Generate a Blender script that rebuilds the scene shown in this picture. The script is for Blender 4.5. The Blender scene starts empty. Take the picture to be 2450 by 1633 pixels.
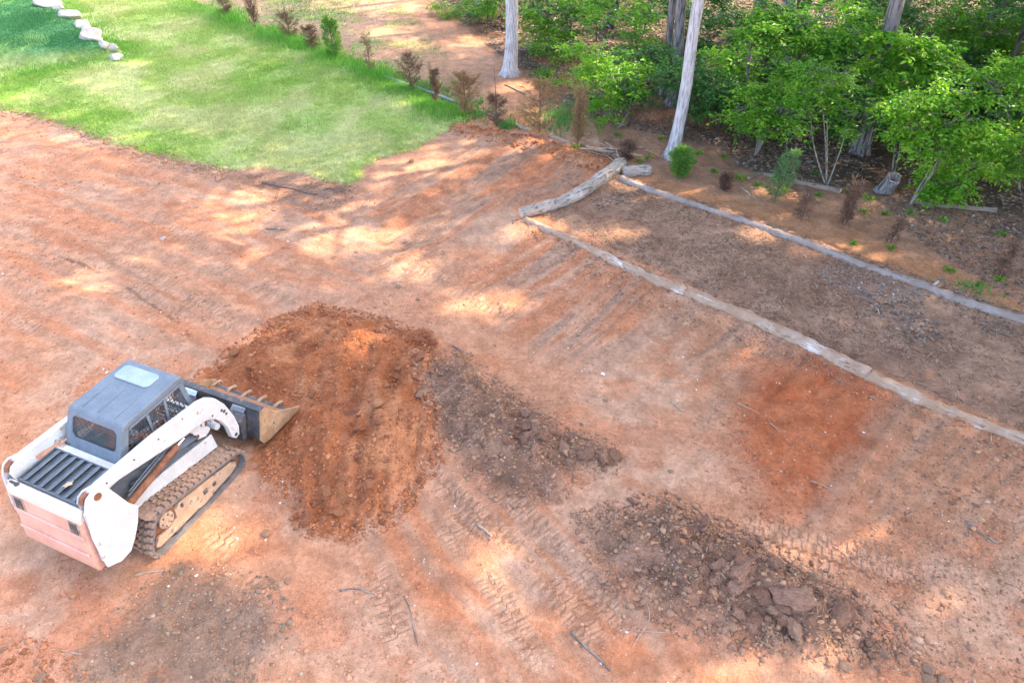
import bpy, math, random
import numpy as np
from mathutils import Vector, Matrix

rnd = random.Random(11)
rng = np.random.default_rng(11)
PI = math.pi
scene = bpy.context.scene
COL = scene.collection

# ------------------------------------------------------------------ camera, sky, sun, exposure
CAM_H = 8.3
PITCH = math.radians(40.0)
cam_d = bpy.data.cameras.new('camera')
cam_d.sensor_width = 36.0
cam_d.lens = 24.0
cam_d.clip_end = 2000
cam = bpy.data.objects.new('camera', cam_d)
COL.objects.link(cam)
cam.location = (0, 0, CAM_H)
cam.rotation_euler = (PI / 2 - PITCH, 0, 0)
scene.camera = cam

SUN_AZ = math.radians(24)       # from +x towards +y
SUN_EL = math.radians(40)
SUN_DIR = np.array([math.cos(SUN_EL) * math.cos(SUN_AZ), math.cos(SUN_EL) * math.sin(SUN_AZ), math.sin(SUN_EL)])
world = bpy.data.worlds.new('World')
scene.world = world
world.use_nodes = True
wn = world.node_tree.nodes
bg = wn['Background']
sky = wn.new('ShaderNodeTexSky')
sky.sky_type = 'NISHITA'
sky.sun_disc = False
sky.sun_elevation = SUN_EL
sky.sun_rotation = PI / 2 - SUN_AZ
sky.dust_density = 3.0
sky.air_density = 0.8
sky.ozone_density = 0.5
world.node_tree.links.new(sky.outputs[0], bg.inputs[0])
bg.inputs[1].default_value = 0.15
sun_d = bpy.data.lights.new('sun', 'SUN')
sun_d.energy = 2.0
sun_d.angle = math.radians(0.8)
sun_d.color = (1.0, 0.86, 0.66)
sun = bpy.data.objects.new('sun', sun_d)
COL.objects.link(sun)
sun.rotation_euler = Vector(tuple(SUN_DIR)).to_track_quat('Z', 'Y').to_euler()
vs = scene.view_settings
vs.view_transform = 'Standard'
vs.look = 'None'
vs.gamma = 1.0
vs.use_curve_mapping = False
vs.exposure = 2.8
vs.use_white_balance = True
vs.white_balance_temperature = 6850
vs.white_balance_tint = 10

# ------------------------------------------------------------------ photo pixel -> place
S = 2450 / 2352.0
F = 24.0 / 36.0 * 2450
CP, SP = math.cos(PITCH), math.sin(PITCH)
def ray(px, py):
    a = (px * S - 1225) / F
    b = (816.5 - py * S) / F
    return np.array([a, CP + b * SP, -SP + b * CP])
def g0(px, py, z=0.0):
    d = ray(px, py)
    t = (z - CAM_H) / d[2]
    return np.array([d[0] * t, d[1] * t])
def at_y(px, py, Y):
    d = ray(px, py)
    t = Y / d[1]
    return np.array([d[0] * t, Y, CAM_H + d[2] * t])
def mpp(P):   # metres per display pixel at a place
    d = np.array(P) - np.array([0, 0, CAM_H])
    return (d[1] * CP - d[2] * SP) * S / F
def poly(pts):
    return np.array([g0(x, y) for x, y in pts])

# ------------------------------------------------------------------ noise and distance helpers
TAB = np.random.default_rng(3).random((512, 512))
def vn(x, y):
    xi = np.floor(x).astype(int); yi = np.floor(y).astype(int)
    fx = x - xi; fy = y - yi
    fx = fx * fx * (3 - 2 * fx); fy = fy * fy * (3 - 2 * fy)
    a = TAB[xi & 511, yi & 511]; b = TAB[(xi + 1) & 511, yi & 511]
    c = TAB[xi & 511, (yi + 1) & 511]; d = TAB[(xi + 1) & 511, (yi + 1) & 511]
    return (a * (1 - fx) + b * fx) * (1 - fy) + (c * (1 - fx) + d * fx) * fy
def fbm(x, y, f=1.0, o=4, sd=0.0):
    x = np.asarray(x, float); y = np.asarray(y, float)
    s = np.zeros(np.broadcast(x, y).shape); a = 0.5; t = 0
    for i in range(o):
        s = s + a * vn(x * f + sd * 17.3 + i * 31.7, y * f + sd * 9.1 + i * 11.3)
        t += a; a *= 0.5; f *= 2.03
    return s / t
def ss(a, b, x):
    t = np.clip((x - a) / (b - a), 0, 1)
    return t * t * (3 - 2 * t)
def sdist(x, y, P):       # positive inside
    n = len(P); d = np.full(x.shape, 1e9); ins = np.zeros(x.shape, bool)
    for i in range(n):
        ax, ay = P[i]; bx, by = P[(i + 1) % n]
        ex, ey = bx - ax, by - ay
        t = np.clip(((x - ax) * ex + (y - ay) * ey) / (ex * ex + ey * ey + 1e-12), 0, 1)
        dx = x - ax - t * ex; dy = y - ay - t * ey
        d = np.minimum(d, dx * dx + dy * dy)
        if ay != by:
            c = ((ay > y) != (by > y)) & (x < (bx - ax) * (y - ay) / (by - ay) + ax)
            ins ^= c
    d = np.sqrt(d)
    return np.where(ins, d, -d)
def ldist(x, y, P):       # distance to polyline, arclength, signed side
    d = np.full(x.shape, 1e9); u = np.zeros(x.shape); v = np.zeros(x.shape); acc = 0
    for i in range(len(P) - 1):
        ax, ay = P[i]; ex, ey = P[i + 1][0] - ax, P[i + 1][1] - ay
        L = math.hypot(ex, ey)
        t = np.clip(((x - ax) * ex + (y - ay) * ey) / (L * L), 0, 1)
        dx = x - ax - t * ex; dy = y - ay - t * ey
        q = np.hypot(dx, dy)
        m = q < d
        d = np.where(m, q, d); u = np.where(m, acc + t * L, u)
        v = np.where(m, (ex * (y - ay) - ey * (x - ax)) / L, v)
        acc += L
    return d, u, v

# ------------------------------------------------------------------ zones, traced on the ground
LAWN = poly([(-400, 190), (0, 250), (60, 262), (150, 287), (230, 318), (330, 347), (400, 364), (470, 380), (520, 388), (600, 383), (690, 395), (750, 415), (800, 427), (826, 415), (832, 390), (870, 365), (960, 345), (978, 325), (1040, 300), (1052, 268), (1035, 243), (1000, 233), (940, 200), (870, 170), (790, 140), (740, 115), (650, 92), (590, 67), (520, 42), (450, 14), (400, -12), (300, -40), (-500, -40)])
RAISED = poly([(-400, 130), (0, 158), (130, 150), (230, 140), (262, 132), (240, 108), (205, 78), (175, 52), (140, 26), (105, 4), (60, -20), (0, -45), (-500, -45)])
DRYG = poly([(400, -12), (450, 14), (650, 92), (740, 115), (870, 170), (1000, 233), (1052, 268), (1100, 225), (1000, 120), (960, 60), (890, 15), (850, -30), (600, -60)])
FRESH = poly([(470, 862), (560, 790), (640, 738), (720, 706), (800, 722), (900, 745), (985, 785), (990, 830), (955, 870), (1002, 960), (1000, 1060), (960, 1110), (900, 1200), (820, 1228), (700, 1215), (680, 1150), (610, 1060), (560, 1010), (480, 960)])
REDP = poly([(1745, 850), (1850, 830), (1990, 880), (2000, 940), (1960, 1010), (1880, 1120), (1790, 1140), (1730, 1060), (1700, 960)])
TERR = poly([(1225, 500), (1415, 405), (1560, 460), (1700, 500), (1900, 572), (2100, 640), (2352, 725), (2600, 810), (2600, 1110), (2352, 1002), (2100, 900), (1900, 805), (1700, 715), (1500, 625), (1350, 555)])
HEAPA = poly([(970, 830), (1060, 815), (1120, 880), (1250, 955), (1390, 1030), (1415, 1060), (1330, 1090), (1290, 1130), (1180, 1140), (1095, 1085), (1010, 970)])
HEAPB = poly([(1345, 1200), (1420, 1170), (1530, 1150), (1690, 1230), (1880, 1335), (2010, 1420), (2080, 1500), (1900, 1490), (1700, 1470), (1560, 1420), (1410, 1330)])
GREYP = poly([(190, 1600), (220, 1480), (300, 1400), (390, 1330), (480, 1320), (600, 1355), (645, 1420), (600, 1520), (540, 1600)])
DARKS = poly([(500, 392), (690, 396), (760, 420), (830, 430), (800, 470), (700, 490), (620, 450), (530, 430)])
STRIP = poly([(1430, 400), (1560, 420), (1800, 480), (2050, 570), (2352, 690), (2352, 735), (2100, 650), (1900, 575), (1700, 505), (1560, 462)])
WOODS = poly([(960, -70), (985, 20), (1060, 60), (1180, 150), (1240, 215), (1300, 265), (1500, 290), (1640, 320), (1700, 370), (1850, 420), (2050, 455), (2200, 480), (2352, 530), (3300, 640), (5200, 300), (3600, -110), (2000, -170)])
BERM = poly([(1055, 290), (1100, 300), (1250, 330), (1330, 350), (1400, 385), (1380, 392), (1280, 355), (1150, 325), (1050, 305)])
SCR_A = poly([(840, 480), (960, 400), (1090, 335), (1290, 350), (1395, 385), (1200, 485), (1150, 500), (1010, 570), (920, 590)])
SCR_B = poly([(1060, 640), (1250, 515), (1340, 560), (1540, 670), (1460, 800), (1300, 830), (1120, 740)])
SCR_C = poly([(1500, 700), (1800, 800), (2352, 1010), (2352, 1300), (1900, 1200), (1650, 1000)])
SW_L = poly([(-50, 275), (250, 340), (500, 400), (830, 450), (960, 600), (800, 700), (640, 720), (470, 850), (300, 830), (-50, 900)])
SW_M = poly([(900, 1120), (1080, 1060), (1330, 1180), (1480, 1400), (1700, 1600), (1000, 1600), (760, 1250)])
FUR = poly([(600, 1000), (700, 860), (900, 800), (990, 900), (980, 1060), (880, 1180), (720, 1190)])
PATH = poly([(900, 20), (980, 70), (1150, 165), (1170, 230), (1090, 250), (1000, 210), (900, 120)])
GUIDE = {'sl': poly([(-500, 300), (-60, 380), (250, 470), (520, 570), (740, 660), (930, 760), (1100, 900)]), 'sm': poly([(880, 760), (960, 1000), (1120, 1230), (1330, 1430), (1520, 1650)])}
LOGLINE = poly([(1205, 506), (1370, 579), (1530, 653), (1700, 722), (1900, 815), (2150, 935), (2450, 1050)])
def w2(p, q):
    a = g0(*p); b = g0(*q); d = b - a
    return d / np.hypot(*d)
DIR_A = w2((930, 560), (1290, 360)); DIR_B = w2((1130, 720), (1340, 570)); DIR_C = w2((1990, 1100), (2110, 900)); DIR_L = w2((60, 480), (620, 720)); DIR_M = w2((1050, 1100), (1420, 1500)); DIR_F = w2((790, 1180), (860, 800))
TRK = [[(-60, 470), (110, 555), (300, 650), (420, 735), (500, 805)], [(150, 590), (330, 690), (460, 790)], [(330, 480), (393, 527), (560, 630), (690, 712)],
       [(860, 545), (885, 600), (922, 645), (950, 680)], [(930, 600), (1080, 680), (1210, 735)], [(960, 1060), (1180, 1260), (1330, 1420), (1440, 1600)],
       [(1080, 1050), (1230, 1200), (1400, 1390), (1560, 1530), (1640, 1600)], [(730, 1110), (790, 1200), (880, 1350), (950, 1580)], [(1650, 1180), (1850, 1240), (2050, 1300), (2300, 1370)],
       [(470, 1200), (600, 1320), (660, 1420)], [(0, 700), (130, 790), (190, 840)], [(660, 880), (800, 960), (870, 1140)], [(-40, 600), (100, 690), (260, 810)], [(230, 560), (420, 680), (560, 770)], [(1000, 1180), (1120, 1320), (1260, 1560)], [(1500, 1180), (1750, 1260), (2000, 1350)]]
TRK = [poly(t) for t in TRK]
MACH = np.array([-5.2, 6.5]); MYAW = math.radians(67)

def fields(x, y):
    wx = (fbm(x, y, 1.3, 3, 1) - .5) * .7; wy = (fbm(x, y, 1.3, 3, 2) - .5) * .7
    fx = (fbm(x, y, 5, 2, 3) - .5) * .25; fy = (fbm(x, y, 5, 2, 4) - .5) * .25
    X, Y = x + wx + fx, y + wy + fy
    m = {}
    def M(k, P, w, wobble=1.0):
        m[k] = ss(-w - (.35 if k == 'red' else 0), w, sdist(x + (wx + fx) * wobble, y + (wy + fy) * wobble, P))
    M('lawn', LAWN, .12, .9); M('raised', RAISED, .35, .5); M('dryg', DRYG, .6, 1.5)
    M('fresh', FRESH, .10, 1.15); M('red', REDP, .3, 1); M('terr', TERR, .08, .2)
    M('ha', HEAPA, .18, .8); M('hb', HEAPB, .2, .8); M('grey', GREYP, .3, 1)
    M('dark', DARKS, .5, 1.2); M('strip', STRIP, .2, .6); M('woods', WOODS, .9, 2.0)
    M('berm', BERM, .3, .6); M('path', PATH, .8, 2)
    M('sa', SCR_A, .4, .6); M('sb', SCR_B, .4, .6); M('sc', SCR_C, .7, .8); M('sl', SW_L, .9, 1.0); M('sm', SW_M, .7, 1.0); M('fu', FUR, .25, .6)
    return m
def height(x, y, m=None, full=False):
    x = np.asarray(x, float); y = np.asarray(y, float)
    sc = x.ndim == 0
    x = np.atleast_1d(x); y = np.atleast_1d(y)
    if m is None: m = fields(x, y)
    far = ss(26, 60, y)
    z = (fbm(x, y, .25, 3, 5) - .5) * .16 + (fbm(x, y, 2.2, 4, 6) - .5) * .05
    near_m = 1 - ss(1.2, 2.2, np.hypot(x - MACH[0] - .1, y - MACH[1]))
    z = z * (1 - .85 * near_m)
    z = z + m['lawn'] * (.05 + (fbm(x, y, 1.1, 3, 7) - .5) * .08) + m['raised'] * .42
    fr = sdist(x, y, FRESH)
    z = z + m['fresh'] * (.07 + .22 * ss(.0, 1.1, fr) * (.4 + 1.2 * fbm(x, y, .9, 2, 45)) + (fbm(x, y, 2.2, 5, 8) - .45) * .42) * (1 - .8 * near_m)
    z = z + m['ha'] * (.05 + .13 * ss(0, .7, sdist(x, y, HEAPA)) + (fbm(x, y, 3.2, 4, 9) - .45) * .36)
    z = z + m['hb'] * (.06 + .30 * ss(0, .8, sdist(x, y, HEAPB)) + (fbm(x, y, 3.0, 4, 10) - .45) * .50)
    z = z + m['grey'] * (.03 + (fbm(x, y, 3.5, 4, 11) - .45) * .14)
    z = z + m['berm'] * (.14 + (fbm(x, y, 3, 3, 12) - .4) * .15)
    lg_d = ldist(x, y, LOGLINE)[0]
    z = z + (1 - m['terr']) * .13 * (1 - ss(.1, 1.7, lg_d))
    z = z + m['terr'] * (.13 + (fbm(x, y, 4, 3, 13) - .5) * .05)
    z = z + m['woods'] * ((fbm(x, y, .5, 4, 14) - .5) * .5 + (fbm(x, y, 4, 2, 15) - .5) * .08)
    for k, D, a in (('sa', DIR_A, .12), ('sb', DIR_B, .09), ('sc', DIR_C, .08), ('sl', DIR_L, .055), ('sm', DIR_M, .06), ('fu', DIR_F, .17)):
        p = x * D[0] + y * D[1]; q = -x * D[1] + y * D[0]; q = q + (fbm(x, y, .35, 2, 44) - .5) * .7
        if k in GUIDE:
            _, p, q = ldist(x, y, GUIDE[k]); q = q + (fbm(x, y, .3, 2, 44) - .5) * .25
        z = z + m[k] * (fbm(p * .08, q, 4.6, 3, 16) - .5) * a * 2
    dx, dy = x - MACH[0], y - MACH[1]; cy_, sy_ = math.cos(MYAW), math.sin(MYAW)
    lx, ly = dx * cy_ + dy * sy_, -dx * sy_ + dy * cy_
    bk = ss(.6, .95, lx) * ss(2.75, 2.15, lx) * ss(1.25, .92, abs(ly))     # the bucket has scraped its own place level
    z = z * (1 - bk) + bk * np.minimum(z, -.02)
    z = z + far * 1.2 + ss(40, 160, y) * 10
    return z if not sc else float(z[0])
def hz(x, y):
    return float(height(np.array([x]), np.array([y]))[0])
def G(px, py, dz=0.0):
    z = 0.0
    for i in range(4):
        p = g0(px, py, z); z = hz(p[0], p[1])
    return Vector((p[0], p[1], z + dz))

# ------------------------------------------------------------------ mesh and object helpers
def np_mesh(name, V, Fc, smooth=False):
    me = bpy.data.meshes.new(name)
    V = np.asarray(V, np.float32); Fc = np.asarray(Fc, np.int32)
    n, k = Fc.shape
    me.vertices.add(len(V)); me.vertices.foreach_set('co', V.ravel())
    me.loops.add(n * k); me.loops.foreach_set('vertex_index', Fc.ravel())
    me.polygons.add(n); me.polygons.foreach_set('loop_start', np.arange(0, n * k, k, dtype=np.int32))
    me.update(calc_edges=True)
    if smooth: me.polygons.foreach_set('use_smooth', np.ones(n, bool))
    return me
def add_col(me, name, C):
    a = me.color_attributes.new(name, 'FLOAT_COLOR', 'POINT')
    C = np.asarray(C, np.float32)
    if C.shape[1] == 3: C = np.c_[C, np.ones(len(C), np.float32)]
    a.data.foreach_set('color', C.ravel().astype(np.float32))
def link(name, me, mat=None, parent=None, loc=None):
    o = bpy.data.objects.new(name, me)
    COL.objects.link(o)
    if mat is not None and me is not None and len(me.materials) == 0: me.materials.append(mat)
    if parent is not None: o.parent = parent
    if loc is not None: o.location = loc
    return o
def tag(o, label, cat, group=None):
    o['label'] = label; o['category'] = cat
    if group: o['group'] = group
    return o
def kind(o, k, label=None):
    o['kind'] = k
    if label: o['label'] = label
    return o
def empty(name, loc=(0, 0, 0), rz=0.0):
    o = bpy.data.objects.new(name, None)
    COL.objects.link(o); o.location = loc; o.rotation_euler = (0, 0, rz); o.empty_display_size = .2
    return o
class MB:
    def __init__(s): s.v = []; s.f = []
    def add(s, V, Fs):
        b = len(s.v); s.v += [tuple(map(float, p)) for p in V]; s.f += [tuple(i + b for i in q) for q in Fs]; return s
    def box(s, a, b):
        x0, y0, z0 = a; x1, y1, z1 = b
        V = [(x0, y0, z0), (x1, y0, z0), (x1, y1, z0), (x0, y1, z0), (x0, y0, z1), (x1, y0, z1), (x1, y1, z1), (x0, y1, z1)]
        return s.add(V, [(0, 3, 2, 1), (4, 5, 6, 7), (0, 1, 5, 4), (1, 2, 6, 5), (2, 3, 7, 6), (3, 0, 4, 7)])
    def prism(s, prof, y0, y1):      # profile in x-z, extruded along y
        n = len(prof)
        V = [(x, y0, z) for x, z in prof] + [(x, y1, z) for x, z in prof]
        return s.add(V, [tuple(range(n)), tuple(range(2 * n - 1, n - 1, -1))] + [(i, i + n, (i + 1) % n + n, (i + 1) % n) for i in range(n)])
    def slab(s, prof, z0, z1):       # profile in x-y, extruded along z
        n = len(prof)
        V = [(x, y, z0) for x, y in prof] + [(x, y, z1) for x, y in prof]
        return s.add(V, [tuple(range(n - 1, -1, -1)), tuple(range(n, 2 * n))] + [(i, (i + 1) % n, (i + 1) % n + n, i + n) for i in range(n)])
    def tube(s, P, Rr, n=8, jit=0.0, r=None):
        P = [Vector(tuple(map(float, p))) for p in P]
        if not hasattr(Rr, '__len__'): Rr = [Rr] * len(P)
        V = []; ref = None
        for i, p in enumerate(P):
            t = (P[min(i + 1, len(P) - 1)] - P[max(i - 1, 0)])
            t = t.normalized() if t.length > 1e-9 else Vector((0, 0, 1))
            if ref is None: ref = t.orthogonal().normalized()
            u = (ref - t * ref.dot(t)).normalized(); w = t.cross(u); ref = u
            for k in range(n):
                a = 2 * PI * k / n
                rr = Rr[i] * (1 + (r.uniform(-jit, jit) if r else 0))
                V.append(p + (u * math.cos(a) + w * math.sin(a)) * rr)
        Fs = []
        m = len(P)
        for i in range(m - 1):
            for k in range(n):
                Fs.append((i * n + k, i * n + (k + 1) % n, (i + 1) * n + (k + 1) % n, (i + 1) * n + k))
        Fs.append(tuple(range(n - 1, -1, -1))); Fs.append(tuple((m - 1) * n + k for k in range(n)))
        return s.add(V, Fs)
    def cyl(s, a, b, r, n=16): return s.tube([a, b], r, n)
    def mesh(s, name, smooth=False):
        me = bpy.data.meshes.new(name); me.from_pydata(s.v, [], s.f); me.update()
        if smooth: me.polygons.foreach_set('use_smooth', [True] * len(me.polygons))
        return me
    def build(s, name, mat, parent=None, bevel=0.0, smooth=False, seg=2):
        o = link(name, s.mesh(name, smooth), mat, parent)
        if bevel:
            md = o.modifiers.new('bevel', 'BEVEL'); md.width = bevel; md.segments = seg; md.limit_method = 'ANGLE'; md.angle_limit = .6
        return o

# ------------------------------------------------------------------ materials
def new_mat(name, rough=.8, spec=.3):
    m = bpy.data.materials.new(name); m.use_nodes = True
    b = m.node_tree.nodes['Principled BSDF']
    b.inputs['Roughness'].default_value = rough
    b.inputs['Specular IOR Level'].default_value = spec
    return m, m.node_tree, b
def nd(t, ty, **kw):
    n = t.nodes.new(ty)
    for k, v in kw.items():
        if k.startswith('i_'):
            k = k[2:]; k = int(k) if k.isdigit() else k
            n.inputs[k].default_value = v
        else: setattr(n, k, v)
    return n
def noise_n(t, scale, detail=4, co=None, rough=.6):
    n = nd(t, 'ShaderNodeTexNoise'); n.inputs['Scale'].default_value = scale; n.inputs['Detail'].default_value = detail; n.inputs['Roughness'].default_value = rough
    if co is not None: t.links.new(co, n.inputs['Vector'])
    return n
def mixc(t, fac, a, b, blend='MIX'):
    n = nd(t, 'ShaderNodeMix', data_type='RGBA', blend_type=blend)
    for s, v in ((0, fac), (6, a), (7, b)):
        if hasattr(v, 'is_output'): t.links.new(v, n.inputs[s])
        else: n.inputs[s].default_value = v if s == 0 else (*v, 1)[:4]
    return n.outputs[2]
def ramp(t, src, a, b, va=0.0, vb=1.0):
    n = nd(t, 'ShaderNodeMapRange'); t.links.new(src, n.inputs[0])
    n.inputs[1].default_value = a; n.inputs[2].default_value = b; n.inputs[3].default_value = va; n.inputs[4].default_value = vb
    n.interpolation_type = 'SMOOTHSTEP'
    return n.outputs[0]
def mth(t, op, a, b=None):
    n = nd(t, 'ShaderNodeMath', operation=op)
    for i, v in enumerate((a, b)):
        if v is None: continue
        if hasattr(v, 'is_output'): t.links.new(v, n.inputs[i])
        else: n.inputs[i].default_value = v
    return n.outputs[0]
def bump(t, b, h, strength=.5, dist=.02):
    n = nd(t, 'ShaderNodeBump'); n.inputs['Strength'].default_value = strength; n.inputs['Distance'].default_value = dist
    t.links.new(h, n.inputs['Height']); t.links.new(n.outputs[0], b.inputs['Normal']); return n
def obj_co(t): return nd(t, 'ShaderNodeTexCoord').outputs['Object']
def mottled(name, c1, c2, scale=8, rough=.8, c3=None, th=.62, bstr=.3, bdist=.01, spec=.3, metal=0, fine=40):
    m, t, b = new_mat(name, rough, spec)
    co = obj_co(t)
    n1 = noise_n(t, scale, 6, co); n2 = noise_n(t, fine, 4, co)
    c = mixc(t, ramp(t, n1.outputs[0], .35, .65), c1, c2)
    if c3: c = mixc(t, ramp(t, mth(t, 'ADD', mth(t, 'MULTIPLY', n1.outputs[0], .5), mth(t, 'MULTIPLY', noise_n(t, scale * 2.7, 6, co, .7).outputs[0], .5)), th, th + .06), c, c3)
    c = mixc(t, 1.0, c, mixc(t, n2.outputs[0], (.72, .72, .72), (1.18, 1.18, 1.18)), 'MULTIPLY')
    t.links.new(c, b.inputs['Base Color']); b.inputs['Metallic'].default_value = metal
    if bstr: bump(t, b, n2.outputs[0], bstr, bdist)
    return m
def attr_mat(name, rough=.95, var=.25, bstr=.4, fine=60, spec=.15):
    m, t, b = new_mat(name, rough, spec)
    a = nd(t, 'ShaderNodeAttribute', attribute_name='Col')
    co = obj_co(t); n2 = noise_n(t, fine, 4, co)
    c = mixc(t, 1.0, a.outputs[0], mixc(t, n2.outputs[0], (1 - var,) * 3, (1 + var,) * 3), 'MULTIPLY')
    t.links.new(c, b.inputs['Base Color'])
    if bstr: bump(t, b, n2.outputs[0], bstr, .01)
    return m
def leaf_mat(name, c1, c2, c3, trans=.45, rough=.5):
    m, t, b = new_mat(name, rough, .4)
    g = nd(t, 'ShaderNodeNewGeometry')
    c = mixc(t, ramp(t, g.outputs['Random Per Island'], 0, .6), c1, c2)
    c = mixc(t, ramp(t, g.outputs['Random Per Island'], .75, 1), c, c3)
    c = mixc(t, mth(t, 'MULTIPLY', ramp(t, noise_n(t, 1.6, 3, obj_co(t)).outputs[0], .48, .66), .55), c, c3)
    t.links.new(c, b.inputs['Base Color'])
    tr = nd(t, 'ShaderNodeBsdfTranslucent')
    t.links.new(mixc(t, 1.0, c, (1.3, 1.35, .6), 'MULTIPLY'), tr.inputs[0])
    mx = nd(t, 'ShaderNodeMixShader'); mx.inputs[0].default_value = trans
    t.links.new(b.outputs[0], mx.inputs[1]); t.links.new(tr.outputs[0], mx.inputs[2])
    t.links.new(mx.outputs[0], t.nodes['Material Output'].inputs[0])
    return m
def bark_mat(name, c1, c2, stretch=(1, 1, .12), scale=14, c3=None, bdist=.03):
    m, t, b = new_mat(name, .9, .2)
    mp = nd(t, 'ShaderNodeMapping'); mp.inputs['Scale'].default_value = stretch
    t.links.new(obj_co(t), mp.inputs[0])
    n = noise_n(t, scale, 5, mp.outputs[0], .65); n2 = noise_n(t, 2.2, 3, obj_co(t))
    c = mixc(t, ramp(t, n.outputs[0], .40, .56), c1, c2)
    if c3: c = mixc(t, mth(t, 'MULTIPLY', ramp(t, n2.outputs[0], .45, .7), ramp(t, n.outputs[0], .42, .5)), c, c3)
    t.links.new(c, b.inputs['Base Color'])
    bump(t, b, n.outputs[0], .8, bdist)
    return m
MT = {}
MT['clod'] = attr_mat('dirt clods', fine=45, var=.3, bstr=.6)
MT['chip'] = attr_mat('wood chips', var=.2, bstr=.2)
MT['grass'] = None
MT['bark_pale'] = bark_mat('pale grey bark', (.36, .34, .345), (.66, .63, .64), c3=(.54, .51, .52), scale=24, bdist=.04)
MT['bark_mid'] = bark_mat('grey brown bark', (.10, .085, .08), (.30, .27, .27), c3=(.22, .20, .20), scale=18, bdist=.05)
MT['bark_dark'] = bark_mat('dark bark', (.06, .05, .045), (.14, .12, .11))
MT['bark_sap'] = bark_mat('sapling bark', (.15, .13, .11), (.34, .30, .26), scale=20, bdist=.005)
MT['leaf_a'] = leaf_mat('bright leaves', (.08, .27, .025), (.15, .38, .03), (.32, .52, .05))
MT['leaf_b'] = leaf_mat('mid green leaves', (.06, .22, .025), (.11, .31, .03), (.24, .44, .045))
MT['leaf_c'] = leaf_mat('deep green and shade dark leaves', (.025, .11, .03), (.05, .17, .035), (.10, .25, .04), .3)  # darker leaf copy; the wood's shade is put into the colour
MT['leaf_can'] = leaf_mat('canopy leaves', (.05, .13, .03), (.07, .17, .03), (.09, .20, .03), .2)
MT['needle_dead'] = leaf_mat('dead brown needles', (.20, .115, .09), (.29, .175, .135), (.38, .24, .18), .25, .8)
MT['needle_tan'] = leaf_mat('dead tan needles', (.36, .23, .13), (.45, .29, .17), (.55, .38, .24), .25, .8)
MT['needle_green'] = leaf_mat('pine needles', (.13, .32, .07), (.20, .42, .09), (.32, .50, .14), .35, .6)
MT['needle_blue'] = leaf_mat('blue green pine needles', (.13, .30, .12), (.18, .36, .15), (.26, .44, .18), .35, .6)
MT['stone'] = mottled('pale stone', (.46, .38, .31), (.66, .58, .50), 2.2, .9, (.55, .36, .20), .58, .5, .03)
MT['rock'] = mottled('brown rock', (.26, .16, .10), (.38, .25, .17), 5, .9, None, .6, .5, .02)
MT['stick'] = mottled('sticks', (.38, .26, .18), (.54, .40, .30), 12, .9, None, .6, .3, .005)
MT['stick_dark'] = mottled('dark sticks', (.16, .10, .07), (.30, .20, .15), 12, .9, None, .6, .3, .005)
MT['white'] = mottled('worn white paint', (.60, .595, .585), (.70, .70, .69), 3, .42, (.38, .27, .20), .575, .05, .003, .5)
MT['cab'] = mottled('slate grey cab paint', (.15, .185, .22), (.185, .225, .265), 5, .55, (.24, .25, .26), .70, .1, .003, .4)
MT['black'] = mottled('black plastic', (.085, .10, .12), (.13, .15, .17), 8, .5, (.16, .14, .12), .68, .2, .004, .4)
MT['steel'] = mottled('dark worn steel', (.055, .055, .06), (.10, .10, .105), 6, .55, (.30, .17, .10), .55, .3, .004, .5)
MT['orange'] = mottled('sun faded orange plastic', (.74, .37, .26), (.82, .47, .35), 2.5, .45, (.50, .32, .25), .64, .08, .003, .4)
MT['cream'] = mottled('bleached cream plastic', (.80, .64, .52), (.86, .74, .62), 3, .45, (.66, .48, .36), .70, .08, .003, .4)
MT['rubber'] = mottled('dusty rubber', (.27, .175, .13), (.38, .25, .185), 9, .9, (.46, .28, .18), .52, .5, .006)
MT['rubber_edge'] = mottled('bare rubber edge', (.16, .145, .14), (.24, .21, .20), 7, .8, (.34, .22, .15), .62, .3, .004)
MT['tanframe'] = mottled('dust caked steel', (.44, .29, .19), (.57, .40, .28), 5, .9, (.24, .18, .145), .53, .4, .006)
MT['rust'] = mottled('rusty brown steel', (.19, .075, .04), (.30, .13, .07), 9, .7, (.12, .06, .04), .6, .4, .004)
MT['chrome'] = mottled('polished rod', (.7, .7, .7), (.6, .6, .6), 9, .2, None, .6, 0, 0, .5, 1.0)
MT['dustsoil'] = mottled('soil in bucket', (.38, .19, .105), (.46, .25, .15), 8, .95, (.30, .13, .065), .6, .8, .02)
MT['bucket_in'] = mottled('dusty bucket steel', (.42, .24, .13), (.55, .36, .22), 7, .75, (.17, .11, .08), .56, .4, .004)
MT['skin'] = mottled('skin', (.62, .30, .21), (.68, .36, .26), 6, .5, None, .6, .1, .002)
MT['shirt'] = mottled('grey shirt', (.30, .31, .33), (.40, .41, .43), 9, .9, None, .6, .4, .01)
MT['jeans'] = mottled('jeans', (.12, .15, .22), (.19, .23, .31), 14, .9, None, .6, .4, .01)
MT['hivis'] = mottled('yellow green cloth', (.50, .62, .06), (.58, .70, .08), 9, .8, None, .6, .2, .005)
MT['hair'] = mottled('dark hair', (.05, .035, .025), (.08, .055, .04), 20, .7, None, .6, .4, .005)
MT['pipe'] = mottled('grey pipe', (.30, .30, .32), (.42, .42, .44), 4, .5, (.40, .26, .18), .62, .1, .003)
MT['endgrain'] = mottled('cut wood', (.55, .38, .25), (.68, .50, .35), 10, .9, None, .6, .3, .005)
MT['dark'] = mottled('painted cavity shade', (.01, .01, .01), (.015, .015, .015), 10, .9, None, .6, 0, 0)  # near black, standing in for shade inside openings
mg, tg, bgx = new_mat('smoked cab glass', .06, .5)
bgx.inputs['Base Color'].default_value = (.30, .37, .40, 1); bgx.inputs['Transmission Weight'].default_value = .9; bgx.inputs['IOR'].default_value = 1.12
MT['glass'] = mg
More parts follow.
